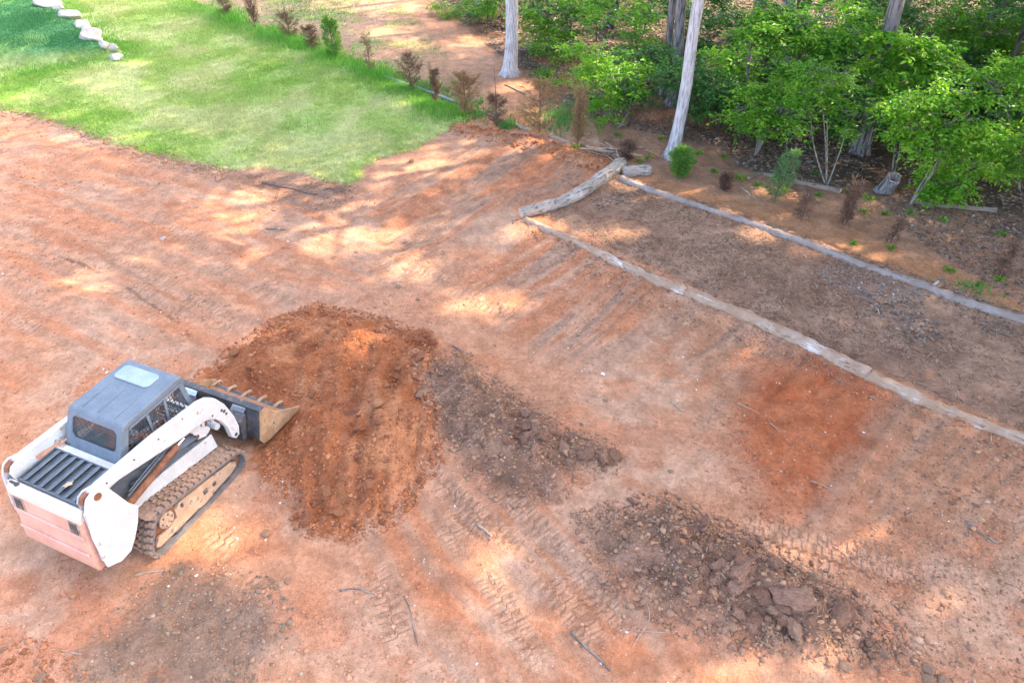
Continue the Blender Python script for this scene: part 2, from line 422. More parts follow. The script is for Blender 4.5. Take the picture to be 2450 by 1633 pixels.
MT['slat'] = mottled('grey grille slats', (.12, .15, .175), (.17, .205, .23), 7, .55, (.26, .22, .19), .60, .2, .004, .4)
MT['roofglass'] = mottled('hazy roof panel', (.30, .38, .43), (.38, .46, .50), 6, .35, (.48, .52, .54), .66, .05, .002, .5)

# ------------------------------------------------------------------ ground
def axis(parts):
    out = []
    for a, b, s0, s1 in parts:
        x = a
        while x < b - 1e-6:
            out.append(x); t = (x - a) / (b - a); x += s0 + (s1 - s0) * t
    out.append(parts[-1][1]); return np.array(out)
gx = axis([(-300, -30, 30, 3), (-30, -12, 1.2, .14), (-12, -8, .14, .055), (-8, 9.5, .05, .05), (9.5, 16, .055, .16), (16, 34, .16, 2), (34, 300, 3, 30)])
gy = axis([(-120, -4, 20, 2), (-4, 3, 1.2, .12), (3, 12.5, .05, .05), (12.5, 20, .055, .10), (20, 36, .10, .25), (36, 60, .3, 4), (60, 420, 5, 40)])
XX, YY = np.meshgrid(gx, gy)
xs, ys = XX.ravel(), YY.ravel()
fm = fields(xs, ys)
zs = height(xs, ys, fm)
trk_u = np.zeros(xs.shape); trk_v = np.zeros(xs.shape); trk_m = np.zeros(xs.shape); trk_d = np.full(xs.shape, 9.0)
for P in TRK:
    d, u, v = ldist(xs, ys, P)
    L = sum(np.hypot(*(P[i + 1] - P[i])) for i in range(len(P) - 1))
    mk = (1 - ss(.12, .24, d)) * ss(0, .6, u) * ss(0, .6, L - u) * ss(.34, .54, fbm(xs, ys, 1.5, 3, 21))
    zs = zs - (1 - ss(.05, .34, d)) * ss(0, .6, u) * ss(0, .6, L - u) * .014
    up = (mk > trk_m) | ((trk_m <= 0) & (d < trk_d) & (d < 1.0))
    trk_d = np.minimum(trk_d, d)
    trk_u = np.where(up, u, trk_u); trk_v = np.where(up, v, trk_v); trk_m = np.maximum(trk_m, mk)
ZG = zs.reshape(len(gy), len(gx))
def ground_z(x, y):
    i = np.clip(np.searchsorted(gx, x) - 1, 0, len(gx) - 2); j = np.clip(np.searchsorted(gy, y) - 1, 0, len(gy) - 2)
    u = np.clip((x - gx[i]) / (gx[i + 1] - gx[i]), 0, 1); v = np.clip((y - gy[j]) / (gy[j + 1] - gy[j]), 0, 1)
    return (ZG[j, i] * (1 - u) + ZG[j, i + 1] * u) * (1 - v) + (ZG[j + 1, i] * (1 - u) + ZG[j + 1, i + 1] * u) * v
def hz(x, y): return float(ground_z(np.float64(x), np.float64(y)))
def lc(a, b, t): return a + (b - a) * t[:, None]
def C3(*c): return np.array(c, float)[None, :]
TAN = C3(.56, .262, .145); PALE = C3(.58, .325, .205); ORG = C3(.545, .212, .105); RED = C3(.38, .11, .04)
FRESHC = C3(.40, .14, .06); MUL = C3(.32, .185, .125); MULD = C3(.22, .12, .078); GRY = C3(.27, .17, .115)
n1 = fbm(xs, ys, .55, 4, 31); n2 = fbm(xs, ys, 1.6, 4, 32); n3 = fbm(xs, ys, 6, 3, 33)
col = lc(np.repeat(TAN, len(xs), 0), PALE, ss(.42, .62, n1))
col = lc(col, ORG, ss(.52, .68, n2) * .65)
col = lc(col, MUL, ss(.55, .70, fbm(xs, ys, .9, 4, 34)) * .18)
def zone(m, c, t=1.0):
    global col
    col = lc(col, c, np.clip(m * t, 0, 1))
upl = ss(1.5, -2.5, xs) * ss(8, 11, ys)
zone(upl, PALE, .35)
zone(fm['dark'], C3(.25, .15, .105), .85)
zone(fm['sa'], PALE * .92, .5 * 1)
for k, D in (('sa', DIR_A), ('sb', DIR_B), ('sc', DIR_C), ('sl', DIR_L), ('sm', DIR_M)):
    p = xs * D[0] + ys * D[1]; q = -xs * D[1] + ys * D[0]; q = q + (fbm(xs, ys, .35, 2, 44) - .5) * .7
    if k in GUIDE:
        _, p, q = ldist(xs, ys, GUIDE[k]); q = q + (fbm(xs, ys, .3, 2, 44) - .5) * .25
    st = fbm(p * .08, q, 4.6, 4, 41)
    zone(fm[k] * ss(.50, .62, st), ORG * .97, .65 if k == 'sl' else .8); zone(fm[k] * ss(.50, .38, st), MUL * 1.15, .42 if k in ('sl', 'sm') else .65)
zone(fm['sc'], C3(.44, .225, .13), .55)
zone(trk_m, PALE * 1.08, .5)
zone(fm['fresh'], lc(lc(np.repeat(FRESHC, len(xs), 0), C3(.50, .21, .10), ss(.42, .62, n2)), C3(.29, .098, .045), ss(.52, .66, fbm(xs, ys, 2.4, 4, 46)) * .7), 1)
zone(fm['red'], lc(np.repeat(C3(.43, .115, .045), len(xs), 0), C3(.50, .155, .065), ss(.4, .6, n2)), .95)
zone(fm['terr'], lc(np.repeat(C3(.33, .185, .12), len(xs), 0), C3(.40, .235, .155), ss(.4, .62, n2)), 1)
zone(np.maximum(fm['ha'], fm['hb']), lc(np.repeat(C3(.34, .185, .12), len(xs), 0), MULD * 1.0, ss(.36, .58, fbm(xs, ys, 2.2, 4, 35))), .9)
zone(fm['grey'], GRY, .85)
zone(fm['strip'], C3(.47, .225, .11), .8)
bk = ss(0, 1.5, -sdist(xs, ys, TERR)) * ss(14.0, 15.5, ys + xs * .55) * (xs > 2.5)
zone(bk * (1 - fm['strip']), C3(.33, .18, .11), .7)
zone(fm['berm'], C3(.42, .17, .08), .8)
zone(fm['dryg'], lc(np.repeat(C3(.40, .30, .17), len(xs), 0), C3(.42, .26, .17), ss(.45, .6, n1)), .85)
zone(fm['dryg'] * ss(.55, .68, fbm(xs, ys, .8, 3, 36)), C3(.25, .36, .11), .6)
zone(fm['path'], C3(.42, .235, .15), .75)
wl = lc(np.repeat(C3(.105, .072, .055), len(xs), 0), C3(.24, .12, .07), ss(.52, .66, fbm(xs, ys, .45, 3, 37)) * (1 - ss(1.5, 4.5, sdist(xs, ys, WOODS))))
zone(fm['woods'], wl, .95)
gl = lc(np.repeat(C3(.38, .47, .13), len(xs), 0), C3(.50, .52, .21), ss(.42, .62, fbm(xs, ys, .6, 4, 38)))
gl = lc(gl, C3(.24, .42, .075), ss(.50, .66, fbm(xs, ys, .45, 4, 39)) * .45)
LAWN_GL = gl
zone(fm['lawn'], gl, 1)
zone(fm['raised'], lc(np.repeat(C3(.08, .25, .09), len(xs), 0), C3(.17, .33, .09), ss(.5, .65, fbm(xs, ys, .7, 3, 42))), .95)  # denser green, darkened and blued to paint the raised lawn's shade
pk = (1 - ss(.15, .3, ldist(xs, ys, TRK[0])[0])) * 0
aux = np.c_[fm['lawn'], np.maximum.reduce([fm['fresh'], fm['ha'], fm['hb'], fm['grey'] * .7, fm['berm'], fm['red'] * .5]), np.maximum(fm['woods'], fm['terr'])]
nx, ny = len(gx), len(gy)
ii = (np.arange(ny - 1)[:, None] * nx + np.arange(nx - 1)[None, :]).ravel()
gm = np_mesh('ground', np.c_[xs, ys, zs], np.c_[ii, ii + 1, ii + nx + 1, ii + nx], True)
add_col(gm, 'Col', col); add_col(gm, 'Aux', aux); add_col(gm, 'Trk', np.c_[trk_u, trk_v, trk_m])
m, t, b = new_mat('bare earth and turf', .95, .12)
ca = nd(t, 'ShaderNodeAttribute', attribute_name='Col'); au = nd(t, 'ShaderNodeAttribute', attribute_name='Aux'); tk = nd(t, 'ShaderNodeAttribute', attribute_name='Trk')
sx = nd(t, 'ShaderNodeSeparateXYZ'); t.links.new(au.outputs['Vector'], sx.inputs[0])
sk = nd(t, 'ShaderNodeSeparateXYZ'); t.links.new(tk.outputs['Vector'], sk.inputs[0])
co = obj_co(t)
na = noise_n(t, 3.0, 6, co, .7); nb = noise_n(t, 14, 4, co, .7); nc = noise_n(t, 55, 3, co, .7)
vo = nd(t, 'ShaderNodeTexVoronoi'); vo.inputs['Scale'].default_value = 9; t.links.new(co, vo.inputs['Vector'])
c = mixc(t, 1.0, ca.outputs[0], mixc(t, ramp(t, na.outputs[0], .3, .7), (.80, .78, .76), (1.20, 1.22, 1.24)), 'MULTIPLY')
c = mixc(t, 1.0, c, mixc(t, ramp(t, nb.outputs[0], .30, .70), (.86, .85, .84), (1.13, 1.13, 1.13)), 'MULTIPLY')
c = mixc(t, 1.0, c, mixc(t, ramp(t, nc.outputs[0], .32, .68), (.86, .855, .85), (1.13, 1.13, 1.13)), 'MULTIPLY')
# chalky white flecks of crushed quartz lying in the clay
vw = nd(t, 'ShaderNodeTexVoronoi'); vw.inputs['Scale'].default_value = 7; t.links.new(co, vw.inputs['Vector'])
fl = mth(t, 'MULTIPLY', ramp(t, vw.outputs['Distance'], .11, .05), ramp(t, noise_n(t, 1.1, 3, co).outputs[0], .50, .60))
fl = mth(t, 'MULTIPLY', fl, mth(t, 'SUBTRACT', 1.0, mth(t, 'MAXIMUM', sx.outputs[0], sx.outputs[2])))
c = mixc(t, mth(t, 'MULTIPLY', fl, .8), c, (.72, .68, .68))
t.links.new(c, b.inputs['Base Color'])
# relief: grains, crumbs and the bars left by rubber tracks
ph = mth(t, 'MULTIPLY', sk.outputs[0], 2 * PI / .13)
vq = mth(t, 'ADD', sk.outputs[1], mth(t, 'MULTIPLY', mth(t, 'SUBTRACT', nb.outputs[0], .5), .05))
ph = mth(t, 'ADD', ph, mth(t, 'MULTIPLY', ramp(t, vq, -.012, .012), PI * .9))
ph = mth(t, 'ADD', ph, mth(t, 'MULTIPLY', mth(t, 'SUBTRACT', na.outputs[0], .5), 3.0))
bars = mth(t, 'MULTIPLY', ramp(t, mth(t, 'SINE', ph), -.85, .75), mth(t, 'MULTIPLY', sk.outputs[2], ramp(t, na.outputs[0], .36, .52)))
hgt = mth(t, 'ADD', mth(t, 'MULTIPLY', nb.outputs[0], .036), mth(t, 'MULTIPLY', nc.outputs[0], .022))
hgt = mth(t, 'ADD', hgt, mth(t, 'MULTIPLY', na.outputs[0], .05))
hgt = mth(t, 'ADD', hgt, mth(t, 'MULTIPLY', mth(t, 'MULTIPLY', vo.outputs['Distance'], sx.outputs[1]), -.06))
hgt = mth(t, 'ADD', hgt, mth(t, 'MULTIPLY', bars, .055))
bump(t, b, hgt, .9, 1.0)
ground = link('ground', gm, m); kind(ground, 'structure', 'bare red clay lot with graded turf and leaf covered woodland floor')

# ------------------------------------------------------------------ scatter helpers
def ico():
    p = (1 + 5 ** .5) / 2
    V = np.array([(-1, p, 0), (1, p, 0), (-1, -p, 0), (1, -p, 0), (0, -1, p), (0, 1, p), (0, -1, -p), (0, 1, -p), (p, 0, -1), (p, 0, 1), (-p, 0, -1), (-p, 0, 1)], float)
    V /= np.linalg.norm(V[0])
    Fq = np.array([(0, 11, 5), (0, 5, 1), (0, 1, 7), (0, 7, 10), (0, 10, 11), (1, 5, 9), (5, 11, 4), (11, 10, 2), (10, 7, 6), (7, 1, 8), (3, 9, 4), (3, 4, 2), (3, 2, 6), (3, 6, 8), (3, 8, 9), (4, 9, 5), (2, 4, 11), (6, 2, 10), (8, 6, 7), (9, 8, 1)])
    return V, Fq
ICV, ICF = ico()
def rotz(V, a):
    c, s = np.cos(a), np.sin(a)
    return np.stack([V[..., 0] * c[:, None] - V[..., 1] * s[:, None], V[..., 0] * s[:, None] + V[..., 1] * c[:, None], V[..., 2]], -1)
def sample(P, n, pad=0.0, fn=None):
    lo = P.min(0) - pad; hi = P.max(0) + pad; X = []; tot = 0
    for k in range(60):
        p = rng.uniform(lo, hi, (max(n * 2, 200), 2))
        ok = sdist(p[:, 0], p[:, 1], P) > -pad
        if fn is not None: ok &= rng.random(len(p)) < fn(p[:, 0], p[:, 1])
        X.append(p[ok]); tot += ok.sum()
        if tot >= n: break
    return np.concatenate(X)[:n]
def crumbs(P, size, colr, flat=.75, sink=.25):
    n = len(P); size = .006 + (size - .006) * .62 * rng.random(n) ** .5 * 1.2; z = ground_z(P[:, 0], P[:, 1])
    V = ICV[None] * rng.uniform(.45, 1.4, (n, 12, 1)) * np.stack([size * rng.uniform(.7, 1.5, n), size * rng.uniform(.7, 1.1, n), size * flat * rng.uniform(.6, 1.1, n)], -1)[:, None, :]
    tl = rng.uniform(-.5, .5, n)[:, None]
    V = np.stack([V[..., 0] * np.cos(tl) - V[..., 2] * np.sin(tl), V[..., 1], V[..., 0] * np.sin(tl) + V[..., 2] * np.cos(tl)], -1)
    V = rotz(V, rng.uniform(0, 2 * PI, n))
    V += np.c_[P, z + size * .12][:, None, :]
    Fq = ICF[None] + (np.arange(n) * 12)[:, None, None]
    C = np.repeat(colr, 12, 0)
    return V.reshape(-1, 3), Fq.reshape(-1, 3), C
def merge(parts):
    V = []; Fs = []; C = []; b = 0
    for v, f_, c_ in parts:
        V.append(v); Fs.append(f_ + b); C.append(c_); b += len(v)
    return np.concatenate(V), np.concatenate(Fs), np.concatenate(C)
def tint(n, *cols, var=.18):
    c = np.array(cols)[rng.integers(0, len(cols), n)]
    return c * rng.uniform(1 - var, 1 + var, (n, 1))
def clear_machine(p):
    d = p - MACH; c, s = math.cos(MYAW), math.sin(MYAW)
    lx = d[:, 0] * c + d[:, 1] * s; ly = -d[:, 0] * s + d[:, 1] * c
    return p[~((lx > -1.1) & (lx < 2.25) & (abs(ly) < .95))]
CF = [(.40, .145, .063), (.45, .175, .08), (.34, .122, .055), (.47, .20, .10)]
CB = [(.35, .19, .12), (.27, .145, .095), (.40, .23, .14), (.45, .24, .135)]
CG = [(.28, .19, .13), (.33, .23, .16), (.24, .165, .115)]
CT = [(.44, .25, .15), (.40, .21, .12), (.48, .32, .23)]
# ---- crumbled earth: loose small crumbs nobody could count
parts = []
p = clear_machine(sample(FRESH, 5000, .16, lambda x, y: .35 + .65 * ss(.45, .6, fbm(x, y, 1.4, 3, 51)))); n = len(p)
parts.append(crumbs(p, rng.gamma(2.2, .0085, n) + .008, tint(n, *CF)))
edge = clear_machine(sample(FRESH, 1500, .18, lambda x, y: np.exp(-(sdist(x, y, FRESH) / .14) ** 2))); n = len(edge)
parts.append(crumbs(edge, rng.gamma(2.5, .011, n) + .010, tint(n, *CF)))
for Pz, cnt, cc, sz in ((HEAPA, 2300, CB, .011), (HEAPB, 3000, CB, .013), (GREYP, 1000, CG, .008)):
    p = sample(Pz, cnt, .22); n = len(p); parts.append(crumbs(p, rng.gamma(2.0, sz, n) + .008, tint(n, *cc)))
p = sample(REDP, 700, .5); n = len(p); parts.append(crumbs(p, rng.gamma(2.0, .008, n) + .006, tint(n, *CF)))
p = sample(BERM, 900, .3); n = len(p); parts.append(crumbs(p, rng.gamma(2.0, .018, n) + .012, tint(n, *CF)))
# windrow of crumbs along the cut turf edge
E0 = poly([(-20, 254), (60, 268), (150, 293), (230, 325), (330, 355), (400, 372), (470, 388), (520, 394)])
seg = rng.integers(0, len(E0) - 1, 1300); tt = rng.random((1300, 1)); p = E0[seg] * (1 - tt) + E0[seg + 1] * tt + rng.normal(0, .16, (1300, 2)); n = len(p)
parts.append(crumbs(p, rng.gamma(2.0, .018, n) + .012, tint(n, *CT)))
LOT = poly([(0, 280), (500, 400), (830, 440), (1050, 320), (1400, 400), (1220, 510), (1700, 730), (2352, 1010), (2352, 1568), (0, 1568)])
p = clear_machine(sample(LOT, 7000, 0, lambda x, y: .12 + .88 * ss(.48, .66, fbm(x, y, .9, 4, 52)))); n = len(p)
parts.append(crumbs(p, rng.gamma(1.6, .007, n) + .005, tint(n, *CT)))
NL = poly([(1180, 520), (1350, 575), (1500, 645), (1700, 735), (1900, 825), (2100, 920), (2352, 1020), (2352, 1110), (2100, 960), (1850, 850), (1600, 760), (1400, 680)])
p = sample(NL, 1500, .1); n = len(p); parts.append(crumbs(p, rng.gamma(2.0, .010, n) + .008, tint(n, *CB)))
RB = poly([(2100, 1000), (2352, 1060), (2352, 1568), (2150, 1568), (1980, 1300)])
p = sample(RB, 1500, .2); n = len(p); parts.append(crumbs(p, rng.gamma(2.0, .010, n) + .008, tint(n, *CB)))
BL = poly([(0, 1470), (120, 1490), (190, 1568), (0, 1568)])
p = sample(BL, 160, .1); n = len(p); parts.append(crumbs(p, rng.gamma(2.2, .012, n) + .008, tint(n, (.46, .20, .10), (.40, .17, .09))))
V, Fc, Cc = merge(parts)
me = np_mesh('soil_crumbs', V, Fc); add_col(me, 'Col', Cc)
kind(link('soil_crumbs', me, MT['clod']), 'stuff', 'loose crumbs of red and brown earth scattered over the lot')
OCV = np.array([(1, 0, 0), (-1, 0, 0), (0, 1, 0), (0, -1, 0), (0, 0, 1), (0, 0, -1)], float); OCF = np.array([(0, 2, 4), (2, 1, 4), (1, 3, 4), (3, 0, 4), (2, 0, 5), (1, 2, 5), (3, 1, 5), (0, 3, 5)])
def grit(P, size, colr):
    n = len(P); z = ground_z(P[:, 0], P[:, 1])
    V = OCV[None] * rng.uniform(.6, 1.35, (n, 6, 1)) * np.stack([size * rng.uniform(.8, 1.7, n), size, size * .7], -1)[:, None, :]
    V = rotz(V + rng.normal(0, .12, V.shape) * size[:, None, None], rng.uniform(0, 2 * PI, n)) + np.c_[P, z + size * .2][:, None, :]
    return V.reshape(-1, 3), (OCF[None] + (np.arange(n) * 6)[:, None, None]).reshape(-1, 3), np.repeat(colr, 6, 0)
ALL = poly([(0, 280), (500, 400), (830, 440), (1050, 320), (1400, 400), (2352, 740), (2352, 1568), (0, 1568)])
p = clear_machine(sample(ALL, 16000, 0, lambda x, y: np.clip(.15 + .85 * ss(.42, .64, fbm(x, y, .9, 4, 52)), 0, 1) * np.clip(9 / (y + 2), .3, 1))); n = len(p)
ci = np.clip(np.searchsorted(gx, p[:, 0]), 0, len(gx) - 1) + np.clip(np.searchsorted(gy, p[:, 1]), 0, len(gy) - 1) * len(gx)
V, Fc, Cc = grit(p, rng.gamma(1.6, .0055, n) + .004, col[ci] * rng.uniform(.78, 1.15, (n, 1)))
me = np_mesh('grit', V, Fc); add_col(me, 'Col', Cc)
kind(link('grit', me, MT['clod']), 'stuff', 'fine grit and crumbs lying on the clay')
# ---- white quartz pebbles
p = clear_machine(sample(LOT, 420, 0, lambda x, y: ss(.5, .7, fbm(x, y, .8, 3, 53)))); n = len(p)
V, Fc, Cc = crumbs(p, rng.gamma(1.5, .007, n) + .006, tint(n, (.80, .78, .77), (.70, .66, .64)))
me = np_mesh('quartz_pebbles', V, Fc); add_col(me, 'Col', Cc)
kind(link('quartz_pebbles', me, MT['clod']), 'stuff', 'tiny white quartz pebbles lying on the clay')

def slivers(P, L, W, colr, lift=.004, tilt=.25):
    n = len(P); z = ground_z(P[:, 0], P[:, 1])
    base = np.array([(-.5, 0, 0), (-.1, -.5, .0), (.5, .0, 0), (.1, .5, 0), (0, 0, .5)])
    V = base[None] * np.stack([L, W, W], -1)[:, None, :]
    tl = rng.normal(0, tilt, n)[:, None]
    V = np.stack([V[..., 0] * np.cos(tl) - V[..., 2] * np.sin(tl), V[..., 1], V[..., 0] * np.sin(tl) + V[..., 2] * np.cos(tl)], -1)
    V = rotz(V, rng.uniform(0, 2 * PI, n)) + np.c_[P, z + lift + abs(tl[:, 0]) * L * .35][:, None, :]
    Fq = np.array([(0, 1, 4), (1, 2, 4), (2, 3, 4), (3, 0, 4)])[None] + (np.arange(n) * 5)[:, None, None]
    return V.reshape(-1, 3), Fq.reshape(-1, 3), np.repeat(colr, 5, 0)
CW = [(.28, .16, .10), (.20, .11, .07), (.38, .24, .155), (.44, .31, .21), (.24, .14, .09), (.15, .085, .055)]
parts = []
for Pz, cnt, l0 in ((TERR, 12000, .06), (HEAPA, 900, .045), (HEAPB, 1300, .045), (DARKS, 700, .07), (NL, 900, .04), (poly([(985, 850), (1060, 840), (1100, 950), (1130, 1060), (1020, 960)]), 420, .06), (poly([(1500, 1230), (1600, 1260), (1640, 1370), (1560, 1360)]), 420, .06)):
    p = sample(Pz, cnt, .05, lambda x, y: .25 + .75 * ss(.42, .6, fbm(x, y, 1.2, 3, 54))); n = len(p)
    parts.append(slivers(p, rng.gamma(2.2, l0 * .5, n) + .03, rng.uniform(.008, .022, n), tint(n, *CW, var=.25)))
V, Fc, Cc = merge(parts)
me = np_mesh('wood_chips', V, Fc); add_col(me, 'Col', Cc)
kind(link('wood_chips', me, MT['chip']), 'stuff', 'shredded wood chips and bark mulch strewn between the logs')

def litter(P, Lm, colr):
    n = len(P); z = ground_z(P[:, 0], P[:, 1])
    base = np.array([(-.5, 0, 0), (0, -.32, .10), (.5, 0, .02), (0, .32, .12)])
    V = base[None] * Lm[:, None, None]
    tl = rng.normal(0, .18, n)[:, None]
    V = np.stack([V[..., 0] * np.cos(tl) - V[..., 2] * np.sin(tl), V[..., 1], V[..., 0] * np.sin(tl) + V[..., 2] * np.cos(tl)], -1)
    V = rotz(V, rng.uniform(0, 2 * PI, n)) + np.c_[P, z + .004 + abs(tl[:, 0]) * Lm * .3][:, None, :]
    Fq = np.array([(0, 1, 2), (0, 2, 3)])[None] + (np.arange(n) * 4)[:, None, None]
    return V.reshape(-1, 3), Fq.reshape(-1, 3), np.repeat(colr, 4, 0)
WV = poly([(1000, 0), (1180, 160), (1300, 275), (1640, 330), (1720, 390), (2050, 460), (2352, 560), (2352, 0)])
LL = [(.26, .18, .14), (.18, .12, .09), (.34, .26, .21), (.14, .09, .07), (.28, .19, .13)]
parts = []
p = sample(WV, 42000, 0, lambda x, y: .2 + .8 * ss(.42, .58, fbm(x, y, .7, 3, 55))); n = len(p)
parts.append(litter(p, rng.uniform(.06, .15, n), tint(n, *LL, var=.35)))
p = sample(poly([(2050, 470), (2352, 530), (2352, 690), (2200, 600), (2120, 550)]), 2200, .2); n = len(p); parts.append(litter(p, rng.uniform(.04, .10, n), tint(n, *LL, var=.3)))
p = sample(poly([(2000, 660), (2150, 650), (2280, 740), (2300, 810), (2190, 830), (2060, 740)]), 520, .4, lambda x, y: ss(.45, .62, fbm(x, y, 1.6, 3, 57))); n = len(p); parts.append(litter(p, rng.uniform(.05, .11, n), tint(n, (.26, .19, .15), (.17, .12, .10), (.34, .26, .21), var=.3)))
p = sample(poly([(1870, 640), (1960, 620), (2120, 690), (2000, 700)]), 450, .1); n = len(p); parts.append(litter(p, rng.uniform(.04, .08, n), tint(n, (.38, .31, .27), (.28, .22, .19), var=.3)))
p = sample(poly([(1360, 470), (1430, 450), (1440, 470), (1380, 500)]), 160, .05); n = len(p); parts.append(litter(p, rng.uniform(.05, .09, n), tint(n, *LL, var=.3)))
V, Fc, Cc = merge(parts)
me = np_mesh('leaf_litter', V, Fc); add_col(me, 'Col', Cc)
kind(link('leaf_litter', me, MT['chip']), 'stuff', 'dry brown leaf litter on the woodland floor and mulch')

# ---- grass
mgx, t, b = new_mat('grass blades', .75, .2)
a = nd(t, 'ShaderNodeAttribute', attribute_name='Col'); t.links.new(a.outputs[0], b.inputs['Base Color'])
tr = nd(t, 'ShaderNodeBsdfTranslucent'); t.links.new(a.outputs[0], tr.inputs[0])
mx = nd(t, 'ShaderNodeMixShader'); mx.inputs[0].default_value = .35
t.links.new(b.outputs[0], mx.inputs[1]); t.links.new(tr.outputs[0], mx.inputs[2]); t.links.new(mx.outputs[0], t.nodes['Material Output'].inputs[0])
MT['grass'] = mgx
def blades(P, H, W, colr, lean=.5):
    n = len(P); z = ground_z(P[:, 0], P[:, 1]); a = rng.uniform(0, 2 * PI, n); l = rng.normal(0, lean, (n, 2)) * H[:, None]
    dx = np.c_[np.cos(a), np.sin(a)] * W[:, None]
    V = np.zeros((n, 3, 3)); V[:, 0, :2] = P - dx; V[:, 1, :2] = P + dx; V[:, 2, :2] = P + l
    V[:, 0, 2] = V[:, 1, 2] = z - .005; V[:, 2, 2] = z + H
    Fq = np.arange(n * 3).reshape(n, 3)
    C = np.repeat(colr, 3, 0).reshape(n, 3, 3)
    return V.reshape(-1, 3), Fq, C.reshape(-1, 3)
LV = poly([(-30, 252), (60, 264), (150, 289), (230, 320), (330, 349), (400, 366), (470, 382), (520, 390), (600, 385), (690, 397), (750, 417), (800, 429), (828, 416), (834, 390), (872, 366), (962, 346), (980, 325), (1042, 300), (1054, 268), (1035, 243), (1000, 233), (940, 200), (870, 170), (790, 140), (740, 115), (650, 92), (590, 67), (520, 42), (450, 14), (400, -20), (-60, -20)])
p = sample(LV, 125000, .05, lambda x, y: .35 + .65 * ss(.35, .6, fbm(x, y, .9, 3, 61))); n = len(p)
gsel = ss(.48, .64, fbm(p[:, 0], p[:, 1], .45, 4, 39))[:, None]; dsel = ss(.42, .62, fbm(p[:, 0], p[:, 1], .6, 4, 38))[:, None]
gc = C3(.36, .48, .12) * (1 - dsel) + C3(.51, .53, .21) * dsel
gc = gc * (1 - gsel * .5) + C3(.24, .46, .06) * gsel * .5
rs = ss(-.2, .3, sdist(p[:, 0], p[:, 1], RAISED))[:, None]
gc = gc * (1 - rs) + C3(.07, .24, .085) * rs  # blades on the raised lawn carry the same painted shade
edge_l = poly([(1048, 268), (1000, 236), (940, 203), (870, 173), (790, 143), (740, 118), (650, 95), (590, 70), (520, 45), (450, 17)])
de = ldist(p[:, 0], p[:, 1], edge_l)[0]; te = np.exp(-(de / 1.0) ** 2)
ds = ldist(p[:, 0], p[:, 1], poly([(0, 168), (130, 160), (262, 142), (290, 130), (215, 70), (150, 20), (110, -5)]))[0]; te2 = np.exp(-(ds / .8) ** 2) * (1 - rs[:, 0])
gc = gc * (1 - .75 * np.maximum(te, te2)[:, None]) + C3(.15, .42, .05) * .75 * np.maximum(te, te2)[:, None]
Hh = rng.uniform(.03, .085, n) * (1 + 1.6 * te + .9 * te2 + .4 * gsel[:, 0])
parts = [blades(p, Hh, rng.uniform(.008, .018, n), gc * rng.uniform(.75, 1.25, (n, 1)))]
k = 9000; sg = rng.integers(0, len(edge_l) - 1, k); tt = rng.random((k, 1)); p = edge_l[sg] * (1 - tt) + edge_l[sg + 1] * tt + rng.normal(0, .38, (k, 2))
parts.append(blades(p, rng.uniform(.12, .36, k) * ss(.38, .6, fbm(p[:, 0], p[:, 1], .8, 3, 62)).clip(.35, 1), rng.uniform(.01, .02, k), tint(k, (.10, .36, .04), (.16, .44, .05), (.24, .48, .08)), .45))
p = sample(DRYG, 9000, .3, lambda x, y: .1 + .9 * ss(.5, .66, fbm(x, y, .8, 3, 36))); n = len(p)
parts.append(blades(p, rng.uniform(.03, .09, n), rng.uniform(.01, .02, n), tint(n, (.26, .36, .12), (.40, .38, .19), (.20, .36, .10))))
for (px, py, sx_, cnt, hh) in ((1285, 275, .55, 900, .25), (1166, 290, .14, 220, .30), (1060, 235, .5, 300, .18), (985, 205, .4, 400, .3), (2235, 665, .18, 90, .18), (1100, 262, .35, 300, .2), (700, 12, 1.2, 1400, .12), (760, 35, .9, 700, .1)):
    c0 = g0(px, py); p = c0 + rng.normal(0, sx_, (cnt, 2)); parts.append(blades(p, rng.uniform(.3, 1, cnt) * hh, rng.uniform(.01, .02, cnt), tint(cnt, (.10, .30, .07), (.16, .36, .09)), .5))
V, Fc, Cc = merge(parts)
me = np_mesh('lawn_grass', V, Fc); add_col(me, 'Col', Cc)
kind(link('lawn_grass', me, MT['grass']), 'stuff', 'patchy bright green and straw coloured lawn grass')

# ------------------------------------------------------------------ track loader
MZ = hz(*MACH)
loader = empty('track_loader', (MACH[0], MACH[1], MZ), MYAW)
tag(loader, 'white compact track loader with slate grey cab and faded orange tailgate', 'track loader')
def rrect(x0, x1, y0, y1, r, n=5):
    out = []
    for cx, cy, a0 in ((x1 - r, y1 - r, 0), (x0 + r, y1 - r, PI / 2), (x0 + r, y0 + r, PI), (x1 - r, y0 + r, 1.5 * PI)):
        for k in range(n + 1):
            a = a0 + PI / 2 * k / n
            out.append((cx + r * math.cos(a), cy + r * math.sin(a)))
    return out
def hull(P):
    P = sorted(set((round(x, 5), round(y, 5)) for x, y in P))
    def half(Q):
        h = []
        for p in Q:
            while len(h) > 1 and (h[-1][0] - h[-2][0]) * (p[1] - h[-2][1]) - (h[-1][1] - h[-2][1]) * (p[0] - h[-2][0]) <= 0: h.pop()
            h.append(p)
        return h
    a = half(P); b_ = half(P[::-1])
    return a[:-1] + b_[:-1]
def circ(cx, cz, r, n=28): return [(cx + r * math.cos(2 * PI * k / n), cz + r * math.sin(2 * PI * k / n)) for k in range(n)]
